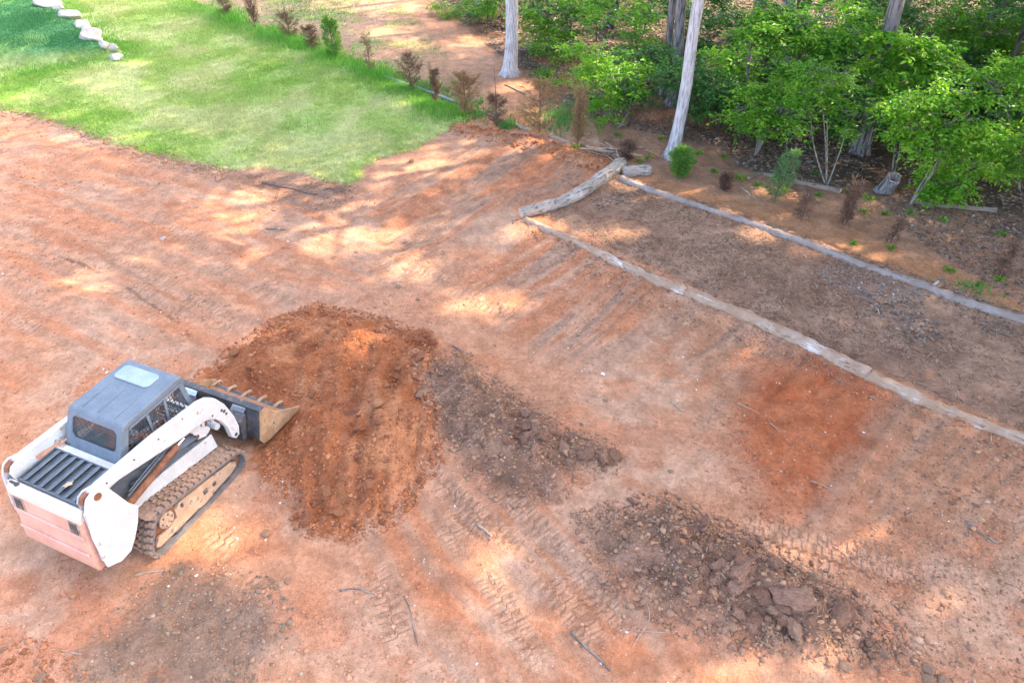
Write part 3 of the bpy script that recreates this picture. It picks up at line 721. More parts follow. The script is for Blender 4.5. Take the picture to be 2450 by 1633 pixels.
# chassis
MB().prism([(-1.30, .36), (.55, .28), (.68, .44), (.65, .72), (.1, .90), (-.45, 1.12), (-.66, 1.40), (-1.30, 1.42)], -.50, .50).build('chassis', MT['black'], loader, .015)
for s in (-1, 1):
    y0, y1 = (.503, .53) if s > 0 else (-.53, -.503)
    MB().prism([(-.92, .73), (.66, .44), (.64, .73), (-.25, .86), (-.66, .88), (-.92, .98)], y0, y1).build('side_plate', MT['white'], loader, .006)
    MB().prism([(-.80, .60), (.60, .36), (.655, .43), (-.90, .73)], (.535 if s > 0 else -.80), (.80 if s > 0 else -.535)).build('fender', MT['rubber'], loader, .01)
# hood deck and grille
MB().box((-1.36, -.562, 1.36), (-.64, .562, 1.445)).build('hood', MT['white'], loader, .02)
gr = MB().box((-1.36, -.515, 1.446), (-.80, .515, 1.462)).build('grille', MT['black'], loader, .004)
for k in range(7):
    y = -.42 + k * .14
    sl = MB().box((-.26, -.054, -.008), (.26, .054, .008)).build('slat', MT['slat'], gr, .005)
    sl.location = (-1.08, y, 1.492); sl.rotation_euler = (-.42, 0, 0)
MB().box((-.822, -.515, 1.463), (-.80, .515, 1.502)).box((-1.36, -.515, 1.463), (-1.338, .515, 1.502)).box((-1.337, -.515, 1.463), (-.823, -.497, 1.50)).box((-1.337, .497, 1.463), (-.823, .515, 1.50)).build('grille_frame', MT['black'], gr, .004)
# a fallen leaf caught on the grille
# tailgate
tgp = [(-1.335, 1.34), (-1.47, 1.30), (-1.615, .58), (-1.60, .47), (-1.53, .44), (-1.335, .44)]
tgo = MB().prism(tgp, -.615, .64).build('tailgate', MT['orange'], loader, .035, seg=3)
def tgx(z): return -1.47 - (1.30 - z) * (.145 / .72)
MB().prism([(-1.365, 1.46), (-1.40, 1.46), (-1.475, 1.38), (-1.49, 1.285), (-1.42, 1.30), (-1.365, 1.30)], -.618, .643).build('top_cap', MT['cream'], tgo, .03, seg=3)
for z in (1.04, .76):
    MB().prism([(tgx(z + .03) - .002, z + .03), (tgx(z) - .022, z + .014), (tgx(z) - .024, z - .012), (tgx(z - .035) - .002, z - .035)], -.60, .625).build('rib', MT['orange'], tgo, .012)
for yc in (-.455, .50):
    za, zb = 1.27, 1.07
    MB().prism([(tgx(za) - .010, za), (tgx(zb) - .010, zb), (tgx(zb) + .03, zb), (tgx(za) + .03, za)], yc - .085, yc + .085).build('tail_light', MT['tanframe'], tgo, .004)
    o = MB().prism([(tgx(za - .02) - .016, za - .02), (tgx(zb + .02) - .016, zb + .02), (tgx(zb + .02) + .01, zb + .02), (tgx(za - .02) + .01, za - .02)], yc - .065, yc + .065).build('lens', MT['steel'], tgo, .003)
MB().cyl((-1.415, .46, 1.462), (-1.415, .46, 1.478), .032).box((-1.43, .46, 1.465), (-1.40, .58, 1.485)).build('latch', MT['steel'], tgo, .003)
# towers and lift arms
TW = [(-1.375, 1.57), (-1.33, 1.64), (-1.25, 1.67), (-1.14, 1.64), (-1.04, 1.54), (-.93, 1.12), (-.84, .94), (-.95, .72), (-1.08, .54), (-1.20, .42), (-1.36, .41), (-1.535, .52), (-1.50, 1.07), (-1.41, 1.50)]
TWI = [(-1.375, 1.57), (-1.33, 1.64), (-1.25, 1.67), (-1.14, 1.64), (-1.04, 1.54), (-.93, 1.12), (-.90, .75), (-1.30, .75)]
ARM = [(-1.30, 1.57), (-1.22, 1.645), (-1.1, 1.665), (-.26, 1.635), (.56, 1.53), (.70, 1.475), (.82, 1.36), (.92, 1.16), (1.0, .84), (1.02, .60), (.98, .46), (.90, .44), (.84, .52), (.83, .74), (.76, .96), (.66, 1.10), (.54, 1.18), (.40, 1.21), (.16, 1.24), (-.92, 1.50), (-1.2, 1.52)]
for s in (-1, 1):
    def yy(a, b_): return (a, b_) if s > 0 else (-b_, -a)
    tw = MB().prism(TW, *yy(.69, .72)).prism(TWI, *yy(.565, .583)).build('tower', MT['white'], loader, .012)
    MB().prism([(-1.41, 1.42), (-1.39, 1.44), (-1.50, .60), (-1.52, .60)], *yy(.63, .689)).build('tower_web', MT['white'], tw, .004)
    MB().cyl((-1.20, s * .59, 1.57), (-1.20, s * .735, 1.57), .05, 18).build('pivot_pin', MT['rust'], tw, .006)
    MB().cyl((-.95, s * .68, 1.0), (-.95, s * .745, 1.0), .04, 16).build('pin_boss', MT['white'], tw, .006)
    MB().tube([(-1.365, s * .637, 1.57), (-1.32, s * .637, 1.635), (-1.25, s * .637, 1.66)], .03, 8).build('rust_lip', MT['rust'], tw)
    am = MB().prism(ARM, *yy(.590, .684)).build('lift_arm', MT['white'], loader, .014)
    for (x, z, r_) in ((.83, 1.12, .022), (.865, 1.07, .028), (.885, 1.0, .022), (.66, 1.17, .016), (.915, .52, .03)):
        MB().cyl((x, s * .676, z), (x, s * .6895, z), r_, 12).build('hole', MT['steel'], am)
    MB().prism([(-.1, 1.60), (.3, 1.555), (.32, 1.57), (-.1, 1.615)], *yy(.61, .67)).build('arm_rib', MT['white'], am, .004)
    cy = MB().cyl((-.90, s * .655, 1.02), (.02, s * .655, 1.19), .048, 14).build('lift_cylinder', MT['rust'], loader, .004)
    MB().cyl((.02, s * .655, 1.19), (.14, s * .655, 1.212), .022, 12).build('rod', MT['chrome'], cy)
    MB().cyl((-.91, s * .60, 1.02), (-.91, s * .71, 1.02), .05, 14).build('clevis', MT['rust'], cy, .004)
    MB().tube([(-.85, s * .62, 1.10), (-.4, s * .63, 1.20), (.0, s * .62, 1.27)], .014, 6).tube([(-.80, s * .59, 1.12), (-.35, s * .60, 1.23), (.05, s * .60, 1.29)], .012, 6).build('hose', MT['black'], cy)
    br = MB().prism([(.26, 1.20), (.34, 1.06), (.36, .93), (.50, .86), (.61, .90), (.60, .97), (.50, 1.05), (.46, 1.15), (.40, 1.21)], *yy(.56, .60)).build('lock_bracket', MT['white'], loader, .008)
    MB().tube([(.42, s * .61, 1.13), (.47, s * .62, 1.17), (.53, s * .62, 1.13), (.50, s * .62, 1.07)], .022, 8).build('hook', MT['white'], br)
    MB().cyl((.36, s * .58, 1.0), (.36, s * .625, 1.0), .035, 12).build('bolt', MT['chrome'], br, .003)
    # tracks
    bo = hull(circ(-.66, .445, .235) + circ(-.84, .20, .20) + circ(.62, .20, .20))
    bi = hull(circ(-.66, .445, .208) + circ(-.84, .20, .172) + circ(.62, .20, .172))
    def resamp(P, n):
        P = np.array(P + [P[0]]); L = np.r_[0, np.cumsum(np.hypot(*(np.diff(P, axis=0).T)))]
        q = np.linspace(0, L[-1], n, endpoint=False); return np.c_[np.interp(q, L, P[:, 0]), np.interp(q, L, P[:, 1])], L[-1]
    N = 110
    Po, per = resamp(bo, N); Pi, _ = resamp(bi, N)
    Pn = []
    for k in range(N):      # nearest inner point so the belt keeps its thickness
        tdir = Po[(k + 1) % N] - Po[k - 1]; tdir /= np.hypot(*tdir); Pn.append(Po[k] + np.array([-tdir[1], tdir[0]]) * .028)
    Pn = np.array(Pn); ya, yb = yy(.52, .84)
    V = []; Fs = []
    for k in range(N): V += [(Po[k][0], ya, Po[k][1]), (Po[k][0], yb, Po[k][1]), (Pn[k][0], yb, Pn[k][1]), (Pn[k][0], ya, Pn[k][1])]
    for k in range(N):
        a = 4 * k; b_ = 4 * ((k + 1) % N)
        for j in range(4): Fs.append((a + j, b_ + j, b_ + (j + 1) % 4, a + (j + 1) % 4))
    tr_o = MB().add(V, Fs).build('track', MT['rubber_edge'], loader)
    lm = MB()
    for (u0, u1) in ((-.155, -.075), (-.06, -.02), (.02, .06), (.075, .155)):
        off = .018 if abs(u0 + u1) < .1 else (-.012 if u0 < 0 else -.012)
        lm.box((-.031 + off, u0, -.012), (.031 + off, u1, .034))
    lme = lm.mesh('tread_lug'); lme.materials.append(MT['rubber'])
    nl = 42
    Pl, _ = resamp(bo, nl)
    for k in range(nl):
        td = Pl[(k + 1) % nl] - Pl[k - 1]; td /= np.hypot(*td)
        nrm = (td[1], -td[0])
        lg = bpy.data.objects.new('tread_lug', lme); COL.objects.link(lg); lg.parent = tr_o
        X = Vector((td[0], 0, td[1])); Zv = Vector((nrm[0], 0, nrm[1])); Yv = Zv.cross(X)
        mt = Matrix((X, Yv, Zv)).transposed().to_4x4(); mt.translation = Vector((Pl[k][0], s * .68, Pl[k][1]))
        lg.matrix_local = mt
    ys_ = lambda a, b_: yy(a, b_)
    fr_o = MB().prism([(-.95, .18), (-.90, .13), (-.66, .115), (-.2, .09), (-.1, .06), (.10, .06), (.14, .09), (.50, .09), (.64, .13), (.66, .21), (.58, .29), (-.38, .50), (-.50, .44), (-.52, .30), (-.70, .26), (-.86, .28)], *ys_(.74, .80)).build('track_frame', MT['tanframe'], tr_o, .012)
    for x0, x1, z0, z1 in ((-.40, -.36, .39, .46), (-.02, .06, .22, .30), (.16, .22, .20, .27)): MB().box((x0, ys_(.799, .812)[0], z0), (x1, ys_(.799, .812)[1], z1)).build('frame_cover', MT['steel'], fr_o, .004)
    sp = MB().cyl((-.66, s * .60, .445), (-.66, s * .76, .445), .20, 24).build('sprocket', MT['rust'], tr_o, .01)
    MB().cyl((-.66, s * .76, .445), (-.66, s * .815, .445), .125, 20).build('hub', MT['tanframe'], sp, .012)
    for k in range(6):
        a = k * PI / 3
        MB().cyl((-.66 + .085 * math.cos(a), s * .81, .445 + .085 * math.sin(a)), (-.66 + .085 * math.cos(a), s * .825, .445 + .085 * math.sin(a)), .013, 8).build('bolt', MT['steel'], sp)
    for (x, z, r_) in ((.62, .20, .168), (-.84, .20, .165)):
        MB().cyl((x, s * .56, z), (x, s * .735, z), r_, 24).build('idler', MT['rust'], tr_o, .012)
    for x in (-.55, -.3, -.05, .2, .42): MB().cyl((x, s * .57, .105), (x, s * .79, .105), .075, 14).build('roller', MT['steel'], tr_o, .006)
MB().cyl((.74, -.589, .82), (.74, .589, .82), .055, 14).box((.68, -.589, .95), (.73, .589, 1.10)).build('arm_crossbar', MT['white'], loader, .008)
# cab
RW = [(-.44, 1.90), (-.40, 1.925), (.50, 1.94), (.58, 1.93), (.60, 1.88), (.58, 1.835), (-.44, 1.835)]
roof = MB().prism(RW, -.475, .475).build('cab_roof', MT['cab'], loader, .03, seg=3)
hw = rrect(.215, .475, -.24, .38, .07)
MB().slab(rrect(.20, .49, -.255, .395, .08), 1.925, 1.944).build('roof_window_rim', MT['cab'], roof, .004)
MB().slab(hw, 1.935, 1.950).build('roof_window', MT['roofglass'], roof, .004)
for y in (-.27, 0.02, .29): MB().box((-.36, y - .006, 1.92), (.10, y + .006, 1.9375)).build('roof_crease', MT['cab'], roof, .003)
def onrear(u, v, d=0.0):      # u across (y), v down the sloped rear face
    dx, dz = -.22, -.41; L = math.hypot(dx, dz)
    return (-.435 + dx * v / L + d * dz / L, u, 1.875 + dz * v / L - d * dx / L)
outer = rrect(-.475, .475, -.02, .50, .05, 5); inner = rrect(-.39, .39, .045, .345, .08, 5)
n = len(outer); V = []; Fs = []
for d in (.02, -.02):
    V += [onrear(u, v, d) for u, v in outer] + [onrear(u, v, d) for u, v in inner]
for i in range(n):
    j = (i + 1) % n
    Fs += [(i, j, n + j, n + i), (2 * n + i, 3 * n + i, 3 * n + j, 2 * n + j), (i, 2 * n + i, 2 * n + j, j), (n + i, n + j, 3 * n + j, 3 * n + i)]
rear = MB().add(V, Fs).build('cab_rear', MT['cab'], loader, .006)
V = [onrear(u, v, -.006) for u, v in inner] + [onrear(u, v, .000) for u, v in inner]
MB().add(V, [tuple(range(n)), tuple(range(2 * n - 1, n - 1, -1))] + [(i, i + n, (i + 1) % n + n, (i + 1) % n) for i in range(n)]).build('rear_window', MT['glass'], rear)
V = [onrear(u, v, -.024) for u, v in rrect(-.40, .40, .035, .355, .085, 5)]; Vi = [onrear(u, v, -.024) for u, v in inner]
MB().add(V + Vi, [(i, (i + 1) % n, n + (i + 1) % n, n + i) for i in range(n)]).build('window_seal', MT['black'], rear)
for k in range(5):
    a, b_ = onrear(-.36, .385 + k * .018, -.024), onrear(-.10, .385 + k * .018, -.024)
    MB().tube([a, b_], .005, 6).build('vent_rib', MT['cab'], rear)
for s in (-1, 1):
    def yy(a, b_): return (a, b_) if s > 0 else (-b_, -a)
    sd_ = MB()
    sd_.prism([(-.44, 1.84), (-.36, 1.84), (-.56, 1.40), (-.56, .98), (-.70, .98), (-.70, 1.40)], *yy(.44, .474))
    sd_.prism([(-.355, 1.835), (.58, 1.835), (.58, 1.80), (-.37, 1.795)], *yy(.44, .474))
    sd_.prism([(.50, 1.795), (.58, 1.795), (.62, 1.1), (.60, .78), (.52, .78), (.54, 1.1)], *yy(.44, .474))
    sd_.prism([(-.555, 1.24), (.535, 1.12), (.53, .80), (-.555, .98)], *yy(.445, .472))
    so = sd_.build('cab_side', MT['cab'], loader, .008)
    g_ = MB(); dmesh = .052
    x = -.52
    def zl(x): return 1.235 - (x + .555) * .11
    while x < .52:
        top = 1.80 if x > -.38 else 1.40 + (x + .56) * 2.2
        if top > zl(x) + .02: g_.box((x - .004, yy(.452, .460)[0], zl(x)), (x + .004, yy(.452, .460)[1], top))
        x += dmesh
    z = 1.20
    while z < 1.80:
        xl = -.555 if z < 1.40 else -.56 + (z - 1.40) / 2.2
        xr_ = .53
        g_.box((xl, yy(.4605, .4665)[0], z - .004), (xr_, yy(.4605, .4665)[1], z + .004)); z += dmesh
    g_.build('wire_mesh', MT['steel'], so)
    MB().prism([(.20, 1.80), (.24, 1.80), (.12, 1.14), (.08, 1.14)], *yy(.4755, .490)).prism([(-.10, 1.80), (-.06, 1.80), (-.10, 1.18), (-.14, 1.18)], *yy(.4755, .490)).build('side_bar', MT['cab'], so, .003)
MB().box((-.60, -.44, .92), (.52, .44, .96)).prism([(-.62, .96), (-.58, .96), (-.58, 1.40), (-.62, 1.40)], -.43, .43).build('cab_floor', MT['black'], loader)
st = MB().prism([(-.42, 1.04), (.02, 1.06), (.03, 1.13), (-.38, 1.12)], -.24, .24).prism([(-.46, 1.06), (-.385, 1.06), (-.46, 1.52), (-.53, 1.50)], -.24, .24).box((-.40, -.20, .962), (-.02, .20, 1.04)).build('seat', MT['black'], loader, .03, seg=3)
for s in (-1, 1):
    MB().tube([(.20, s * .30, .96), (.19, s * .30, 1.25), (.17, s * .28, 1.36)], [.02, .018, .024], 8).build('control_lever', MT['black'], loader)
    MB().cyl((-.66, s * .40, 1.455), (-.66, s * .50, 1.455), .028, 10).build('cab_hinge', MT['steel'], loader, .003)
MB().cyl((.62, -.44, .86), (.62, .44, .86), .02, 8).cyl((.60, -.44, 1.10), (.60, .44, 1.10), .016, 8).build('front_bar', MT['cab'], loader)
# bucket
bk_o = empty('bucket_mount', (0, 0, 0)); bpy.data.objects.remove(bk_o)
BP = [(1.315, .715), (1.245, .56), (1.17, .34), (1.15, .22), (1.20, .13), (1.32, .09), (2.0, .055)]
BPi = [(1.335, .71), (1.268, .55), (1.195, .335), (1.18, .235), (1.215, .16), (1.325, .118), (2.0, .075)]
V = []; Fs = []; nb_ = len(BP)
for y in (-.855, .855): V += [(x, y, z) for x, z in BP] + [(x, y, z) for x, z in BPi]
for i in range(nb_ - 1):
    a = 2 * nb_
    Fs += [(i, i + 1, a + i + 1, a + i), (nb_ + i, a + nb_ + i, a + nb_ + i + 1, nb_ + i + 1)]
Fs += [(0, 2 * nb_, 3 * nb_, nb_), (nb_ - 1, 2 * nb_ - 1, 4 * nb_ - 1, 3 * nb_ - 1)]
bucket = MB().add(V, Fs).build('bucket', MT['steel'], loader)
CT_ = [(1.345, .69), (1.285, .55), (1.225, .36), (1.225, .28), (1.29, .22), (1.45, .17), (1.70, .125), (1.93, .082)]
CB_ = [(1.337, .69), (1.271, .55), (1.20, .335), (1.19, .24), (1.225, .165), (1.33, .122), (1.70, .098), (1.93, .0805)]
nc_ = len(CT_); ny_ = 24; V = []; Fs = []; rr_ = random.Random(9)
for j_ in range(ny_):
    y = -.853 + 1.706 * j_ / (ny_ - 1); w_ = [rr_.uniform(.4, 1.5) for _ in CT_]
    V += [(CB_[i][0] + (CT_[i][0] - CB_[i][0]) * w_[i], y, CB_[i][1] + .003 + (CT_[i][1] - CB_[i][1]) * w_[i]) for i in range(nc_)]
for j_ in range(ny_ - 1):
    for i in range(nc_ - 1): Fs.append((j_ * nc_ + i, j_ * nc_ + i + 1, (j_ + 1) * nc_ + i + 1, (j_ + 1) * nc_ + i))
so_c = MB().add(V, Fs).build('soil_crust', MT['dustsoil'], bucket, smooth=True)
md = so_c.modifiers.new('thick', 'SOLIDIFY'); md.thickness = .006; md.offset = 0
for s in (-1, 1):
    ya, yb = (.857, .882) if s > 0 else (-.882, -.857)
    sp_ = MB().prism([(1.31, .72), (1.14, .23), (1.19, .115), (1.32, .075), (1.98, .04), (2.10, .035), (2.06, .12), (1.62, .44), (1.40, .70)], ya, yb).build('side_cutter', MT['bucket_in'], bucket, .004)
    MB().prism([(1.33, .715), (1.62, .425), (1.60, .36), (1.32, .62)], (.8825 if s > 0 else -.890), (.890 if s > 0 else -.8825)).build('wear_strip', MT['bucket_in'], sp_, .002)
MB().box((1.29, -.88, .722), (1.40, .88, .742)).build('top_lip', MT['steel'], bucket, .004)
MB().box((1.90, -.856, .034), (2.02, .856, .0535)).build('cutting_edge', MT['chrome'], bucket, .003)
for k in range(6):
    y = -.82 + k * .328
    MB().prism([(1.86, .082), (1.93, .112), (2.04, .092), (2.13, .055), (2.11, .03), (2.021, .045), (2.021, .076), (1.87, .084)], y - .028, y + .028).build('tooth', MT['bucket_in'], bucket, .008)
MB().prism([(1.06, .62), (1.16, .66), (1.22, .66), (1.10, .26), (1.02, .24)], -.66, -.30).prism([(1.06, .62), (1.16, .66), (1.22, .66), (1.10, .26), (1.02, .24)], .30, .66).build('coupler_plate', MT['steel'], loader, .008)
MB().box((1.06, -.295, .56), (1.16, .295, .64)).box((1.03, -.295, .28), (1.10, .295, .36)).build('coupler_beam', MT['steel'], loader, .006)
for ya, yb in ((-.60, -.35), (.35, .60)): MB().prism([(1.20, .62), (1.28, .68), (1.30, .70), (1.22, .55)], ya, yb).build('bucket_hook', MT['chrome'], bucket, .003)
for s in (-1, 1):
    tc = MB().cyl((.66, s * .40, .90), (.92, s * .40, .66), .036, 12).build('tilt_cylinder', MT['rust'], loader, .003)
    MB().cyl((.92, s * .40, .66), (1.04, s * .40, .56), .02, 10).build('rod', MT['chrome'], tc)
    MB().tube([(.58, s * .34, 1.02), (.75, s * .33, 1.02), (.92, s * .36, .80), (1.04, s * .40, .62)], .012, 6).build('hose', MT['black'], tc)

# ------------------------------------------------------------------ operator, seated in the cab
def skin_body(name, verts, edges, mat, parent, sub=2):
    me = bpy.data.meshes.new(name); me.from_pydata([v[0] for v in verts], edges, []); me.update()
    o = link(name, me, mat, parent)
    md = o.modifiers.new('skin', 'SKIN'); md.use_smooth_shade = True
    sv = me.skin_vertices[0].data
    for i, v in enumerate(verts):
        r_ = v[1]; sv[i].radius = (r_, r_) if not hasattr(r_, '__len__') else r_
        sv[i].use_root = (i == 0)
    o.modifiers.new('sub', 'SUBSURF').levels = sub; o.modifiers[-1].render_levels = sub
    return o
person = empty('person', (0, 0, 0)); person.matrix_world = Matrix.Translation((MACH[0], MACH[1], MZ)) @ Matrix.Rotation(MYAW, 4, 'Z')
tag(person, 'seated person in a grey shirt and jeans at the controls inside the cab', 'person')
bv = [((-.22, 0, 1.22), (.15, .12)), ((-.25, 0, 1.38), (.15, .11)), ((-.26, 0, 1.54), (.17, .11)), ((-.255, 0, 1.615), (.07, .07)), ((-.24, 0, 1.66), (.055, .055)), ((-.22, 0, 1.72), (.078, .085)), ((-.215, 0, 1.775), (.075, .08)),
      ((-.25, .17, 1.56), .062), ((-.17, .24, 1.40), .048), ((-.10, .26, 1.30), .043), ((.06, .28, 1.33), .034), ((.14, .285, 1.36), .028), ((.175, .285, 1.37), (.035, .028)),
      ((-.25, -.17, 1.56), .062), ((-.17, -.24, 1.40), .048), ((-.10, -.26, 1.30), .043), ((.06, -.28, 1.33), .034), ((.14, -.285, 1.36), .028), ((.175, -.285, 1.37), (.035, .028)),
      ((-.12, .10, 1.20), .085), ((.18, .15, 1.22), .075), ((.25, .155, 1.20), .062), ((.30, .15, 1.05), .052), ((.33, .15, .985), .04), ((.44, .15, .972), .032),
      ((-.12, -.10, 1.20), .085), ((.18, -.15, 1.22), .075), ((.25, -.155, 1.20), .062), ((.30, -.15, 1.05), .052), ((.33, -.15, .985), .04), ((.44, -.15, .972), .032)]
be = [(0, 1), (1, 2), (2, 3), (3, 4), (4, 5), (5, 6), (2, 7), (7, 8), (8, 9), (9, 10), (10, 11), (11, 12), (2, 13), (13, 14), (14, 15), (15, 16), (16, 17), (17, 18), (0, 19), (19, 20), (20, 21), (21, 22), (22, 23), (23, 24), (0, 25), (25, 26), (26, 27), (27, 28), (28, 29), (29, 30)]
# one continuous body; cloth and skin are told apart by where they lie on it
m, t, b = new_mat('clothed body', .8, .2)
sp3 = nd(t, 'ShaderNodeSeparateXYZ'); t.links.new(obj_co(t), sp3.inputs[0])
ax = mth(t, 'ABSOLUTE', sp3.outputs[1])
is_leg = mth(t, 'LESS_THAN', mth(t, 'ADD', sp3.outputs[2], mth(t, 'MULTIPLY', sp3.outputs[0], .05)), 1.275)
is_arm = mth(t, 'MULTIPLY', mth(t, 'GREATER_THAN', ax, .205), mth(t, 'LESS_THAN', sp3.outputs[2], 1.455))
is_head = mth(t, 'GREATER_THAN', sp3.outputs[2], 1.625)
nf = noise_n(t, 30, 4, obj_co(t))
c = mixc(t, nf.outputs[0], (.46, .47, .50), (.58, .59, .62))
c = mixc(t, is_leg, c, mixc(t, nf.outputs[0], (.13, .16, .23), (.20, .24, .32)))
c = mixc(t, mth(t, 'MAXIMUM', is_arm, is_head), c, (.62, .31, .22))
t.links.new(c, b.inputs['Base Color']); bump(t, b, nf.outputs[0], .3, .01)
body = skin_body('body', bv, be, m, person)
for s in (-1, 1):     # hands closed on the levers
    for k, (dx, dl) in enumerate(((-.012, .052), (.004, .06), (.018, .056), (.03, .045))):
        fx = .165 + .0; zz = 1.385 - k * .019
        MB().tube([(fx, s * .272, zz), (fx + .045, s * .262, zz + .002), (fx + .055, s * .285, zz), (fx + .045, s * .305, zz - .002), (fx + .02, s * .312, zz - .004)], [.010, .0095, .009, .0085, .007], 8).build('finger', MT['skin'], person, smooth=True)
    MB().tube([(.16, s * .295, 1.39), (.175, s * .305, 1.405), (.20, s * .30, 1.41)], [.011, .010, .008], 8).build('thumb', MT['skin'], person, smooth=True)
hh = MB()
hV = []; hF = []
for i in range(7):
    for k in range(14):
        a = 2 * PI * k / 14; ph = PI / 2 * (1 - i / 6 * 1.12)
        hV.append((-.225 + .098 * math.cos(ph) * math.cos(a) - .008, .085 * math.cos(ph) * math.sin(a), 1.745 + .085 * math.sin(ph)))
for i in range(6):
    for k in range(14): hF.append((i * 14 + k, (i + 1) * 14 + k, (i + 1) * 14 + (k + 1) % 14, i * 14 + (k + 1) % 14))
hh.add(hV, hF).build('cap', MT['hivis'], person, smooth=True)
for s in (-1, 1):
    MB().tube([(-.145, s * .03, 1.735), (-.139, s * .03, 1.735)], .011, 8).build('eye', MT['hair'], person)
    MB().tube([(-.22, s * .076, 1.70), (-.225, s * .084, 1.725), (-.23, s * .078, 1.745)], [.008, .012, .008], 6).build('ear', MT['skin'], person, smooth=True)
MB().tube([(-.14, 0, 1.735), (-.125, 0, 1.71), (-.142, 0, 1.70)], [.008, .013, .009], 6).build('nose', MT['skin'], person, smooth=True)
MB().tube([(-.143, -.022, 1.68), (-.138, 0, 1.679), (-.143, .022, 1.68)], .006, 6).build('mouth', MT['rust'], person, smooth=True)
MB().prism([(-.16, 1.245), (-.08, 1.26), (-.08, 1.285), (-.17, 1.29)], -.15, .15).build('belt', MT['hivis'], person, .01)

for s in (-1, 1):
    for x in (-1.02, -.60, -.20, .22): MB().cyl((x, s * .683, 1.60 - (x + 1.02) * .055), (x, s * .693, 1.60 - (x + 1.02) * .055), .012, 8).build('bolt', MT['steel'], loader)
    MB().tube([(-.62, s * .53, 1.30), (-.30, s * .56, 1.18), (.10, s * .55, 1.10), (.45, s * .50, .95), (.66, s * .42, .95)], .015, 6).build('hydraulic_hose', MT['black'], loader)
    MB().prism([(-.72, .98), (-.50, .94), (-.52, 1.10), (-.72, 1.16)], *((.532, .545) if s > 0 else (-.545, -.532))).build('inspection_cover', MT['black'], loader, .004)
MB().box((-1.352, -.30, 1.4455), (-1.338, .30, 1.4465)).build('hood_seam', MT['steel'], loader)

# ------------------------------------------------------------------ logs
def log_mat(name, c1, c2, cw, wth, dark=(.12, .09, .075), dk=.46):
    m, t, b = new_mat(name, .9, .15)
    mp = nd(t, 'ShaderNodeMapping'); mp.inputs['Scale'].default_value = (1, 1, .13)
    co = obj_co(t); t.links.new(co, mp.inputs[0])
    n = noise_n(t, 22, 6, mp.outputs[0], .7); n2 = noise_n(t, 1.3, 4, co, .6); n3 = noise_n(t, 16, 6, mp.outputs[0], .75)
    c = mixc(t, ramp(t, n2.outputs[0], .4, .6), c1, c2)
    c = mixc(t, ramp(t, mth(t, 'ADD', mth(t, 'MULTIPLY', n2.outputs[0], .45), mth(t, 'MULTIPLY', n3.outputs[0], .55)), wth, wth + .07), c, cw)
    c = mixc(t, ramp(t, n.outputs[0], dk, dk - .10), c, dark)
    t.links.new(c, b.inputs['Base Color']); bump(t, b, n.outputs[0], .8, .035)
    return m
MT['log_near'] = log_mat('weathered barkless log', (.44, .27, .175), (.56, .40, .30), (.78, .75, .76), .54, (.20, .14, .10))
MT['log_far'] = log_mat('grey lilac bark', (.33, .25, .21), (.41, .34, .31), (.54, .48, .47), .575, (.22, .15, .12))
MT['log_bark'] = log_mat('furrowed grey bark', (.40, .34, .29), (.52, .45, .40), (.68, .62, .58), .55, (.14, .11, .09), .49)
MT['fallen_bark'] = log_mat('weathered brown grey branch', (.26, .19, .145), (.36, .28, .22), (.46, .38, .32), .57, (.12, .09, .07), .48)
def frame_obj(name, P, mat, parent=None):
    """empty-free helper: object whose local z runs from P[0] to P[-1]; returns object matrix and local points"""
    a = Vector(P[0]); d = Vector(P[-1]) - a
    q = d.to_track_quat('Z', 'Y'); M = Matrix.Translation(a) @ q.to_matrix().to_4x4()
    inv = M.inverted()
    return M, [inv @ Vector(p) for p in P]
def smooth_path(P, n):
    P = np.array(P, float); L = np.r_[0, np.cumsum(np.linalg.norm(np.diff(P, axis=0), axis=1))]
    q = np.linspace(0, L[-1], n); Q = np.c_[[np.interp(q, L, P[:, k]) for k in range(3)]].T
    for _ in range(2):
        Q[1:-1] = (Q[:-2] + 2 * Q[1:-1] + Q[2:]) / 4
    return Q
def wood(name, path, r0, r1, mat, label=None, cat='log', group=None, n=10, seg=18, jit=.07, sink=.35, endmat='endgrain', parent=None, zs_=None):
    """a log, branch or stick laid along photo points"""
    r_mean = (r0 + r1) / 2
    pts = []
    for i, p in enumerate(path):
        g = G(p[0], p[1]) if len(p) == 2 else Vector(p)
        if len(p) == 2: g.z += (r0 + (r1 - r0) * i / max(1, len(path) - 1)) * (1 - 2 * sink)
        pts.append(g)
    Q = smooth_path(pts, seg)
    R_ = random.Random(int(abs(path[0][0] * 7 + path[0][1] * 13)))
    M, L = frame_obj(name, [tuple(q) for q in Q], mat)
    rad = [(r0 + (r1 - r0) * i / (seg - 1)) * (1 + R_.uniform(-jit, jit)) for i in range(seg)]
    mb = MB().tube(L, rad, n, jit, R_)
    me = mb.mesh(name, True); me.materials.append(MT[mat]); me.materials.append(MT[endmat])
    me.polygons[len(me.polygons) - 1].material_index = 1; me.polygons[len(me.polygons) - 2].material_index = 1
    for k in (1, 2): me.polygons[len(me.polygons) - k].use_smooth = False
    o = link(name, me); o.matrix_world = M
    if label: tag(o, label, cat, group)
    return o
LG = 'logs laid out as terrace edging'
wood('log', [(1205, 506), (1290, 541), (1370, 579), (1450, 619), (1530, 653), (1574, 671)], .095, .125, 'log_near', 'pale barkless log starting where it meets the bark covered cross log', 'log', LG, 12, 34, .15, .56)
wood('log', [(1570, 670), (1620, 690), (1700, 722), (1760, 748), (1830, 780), (1900, 815), (1994, 862)], .125, .15, 'log_near', 'thick barkless log with white patches directly above the bright red soil patch', 'log', LG, 12, 36, .15, .54)
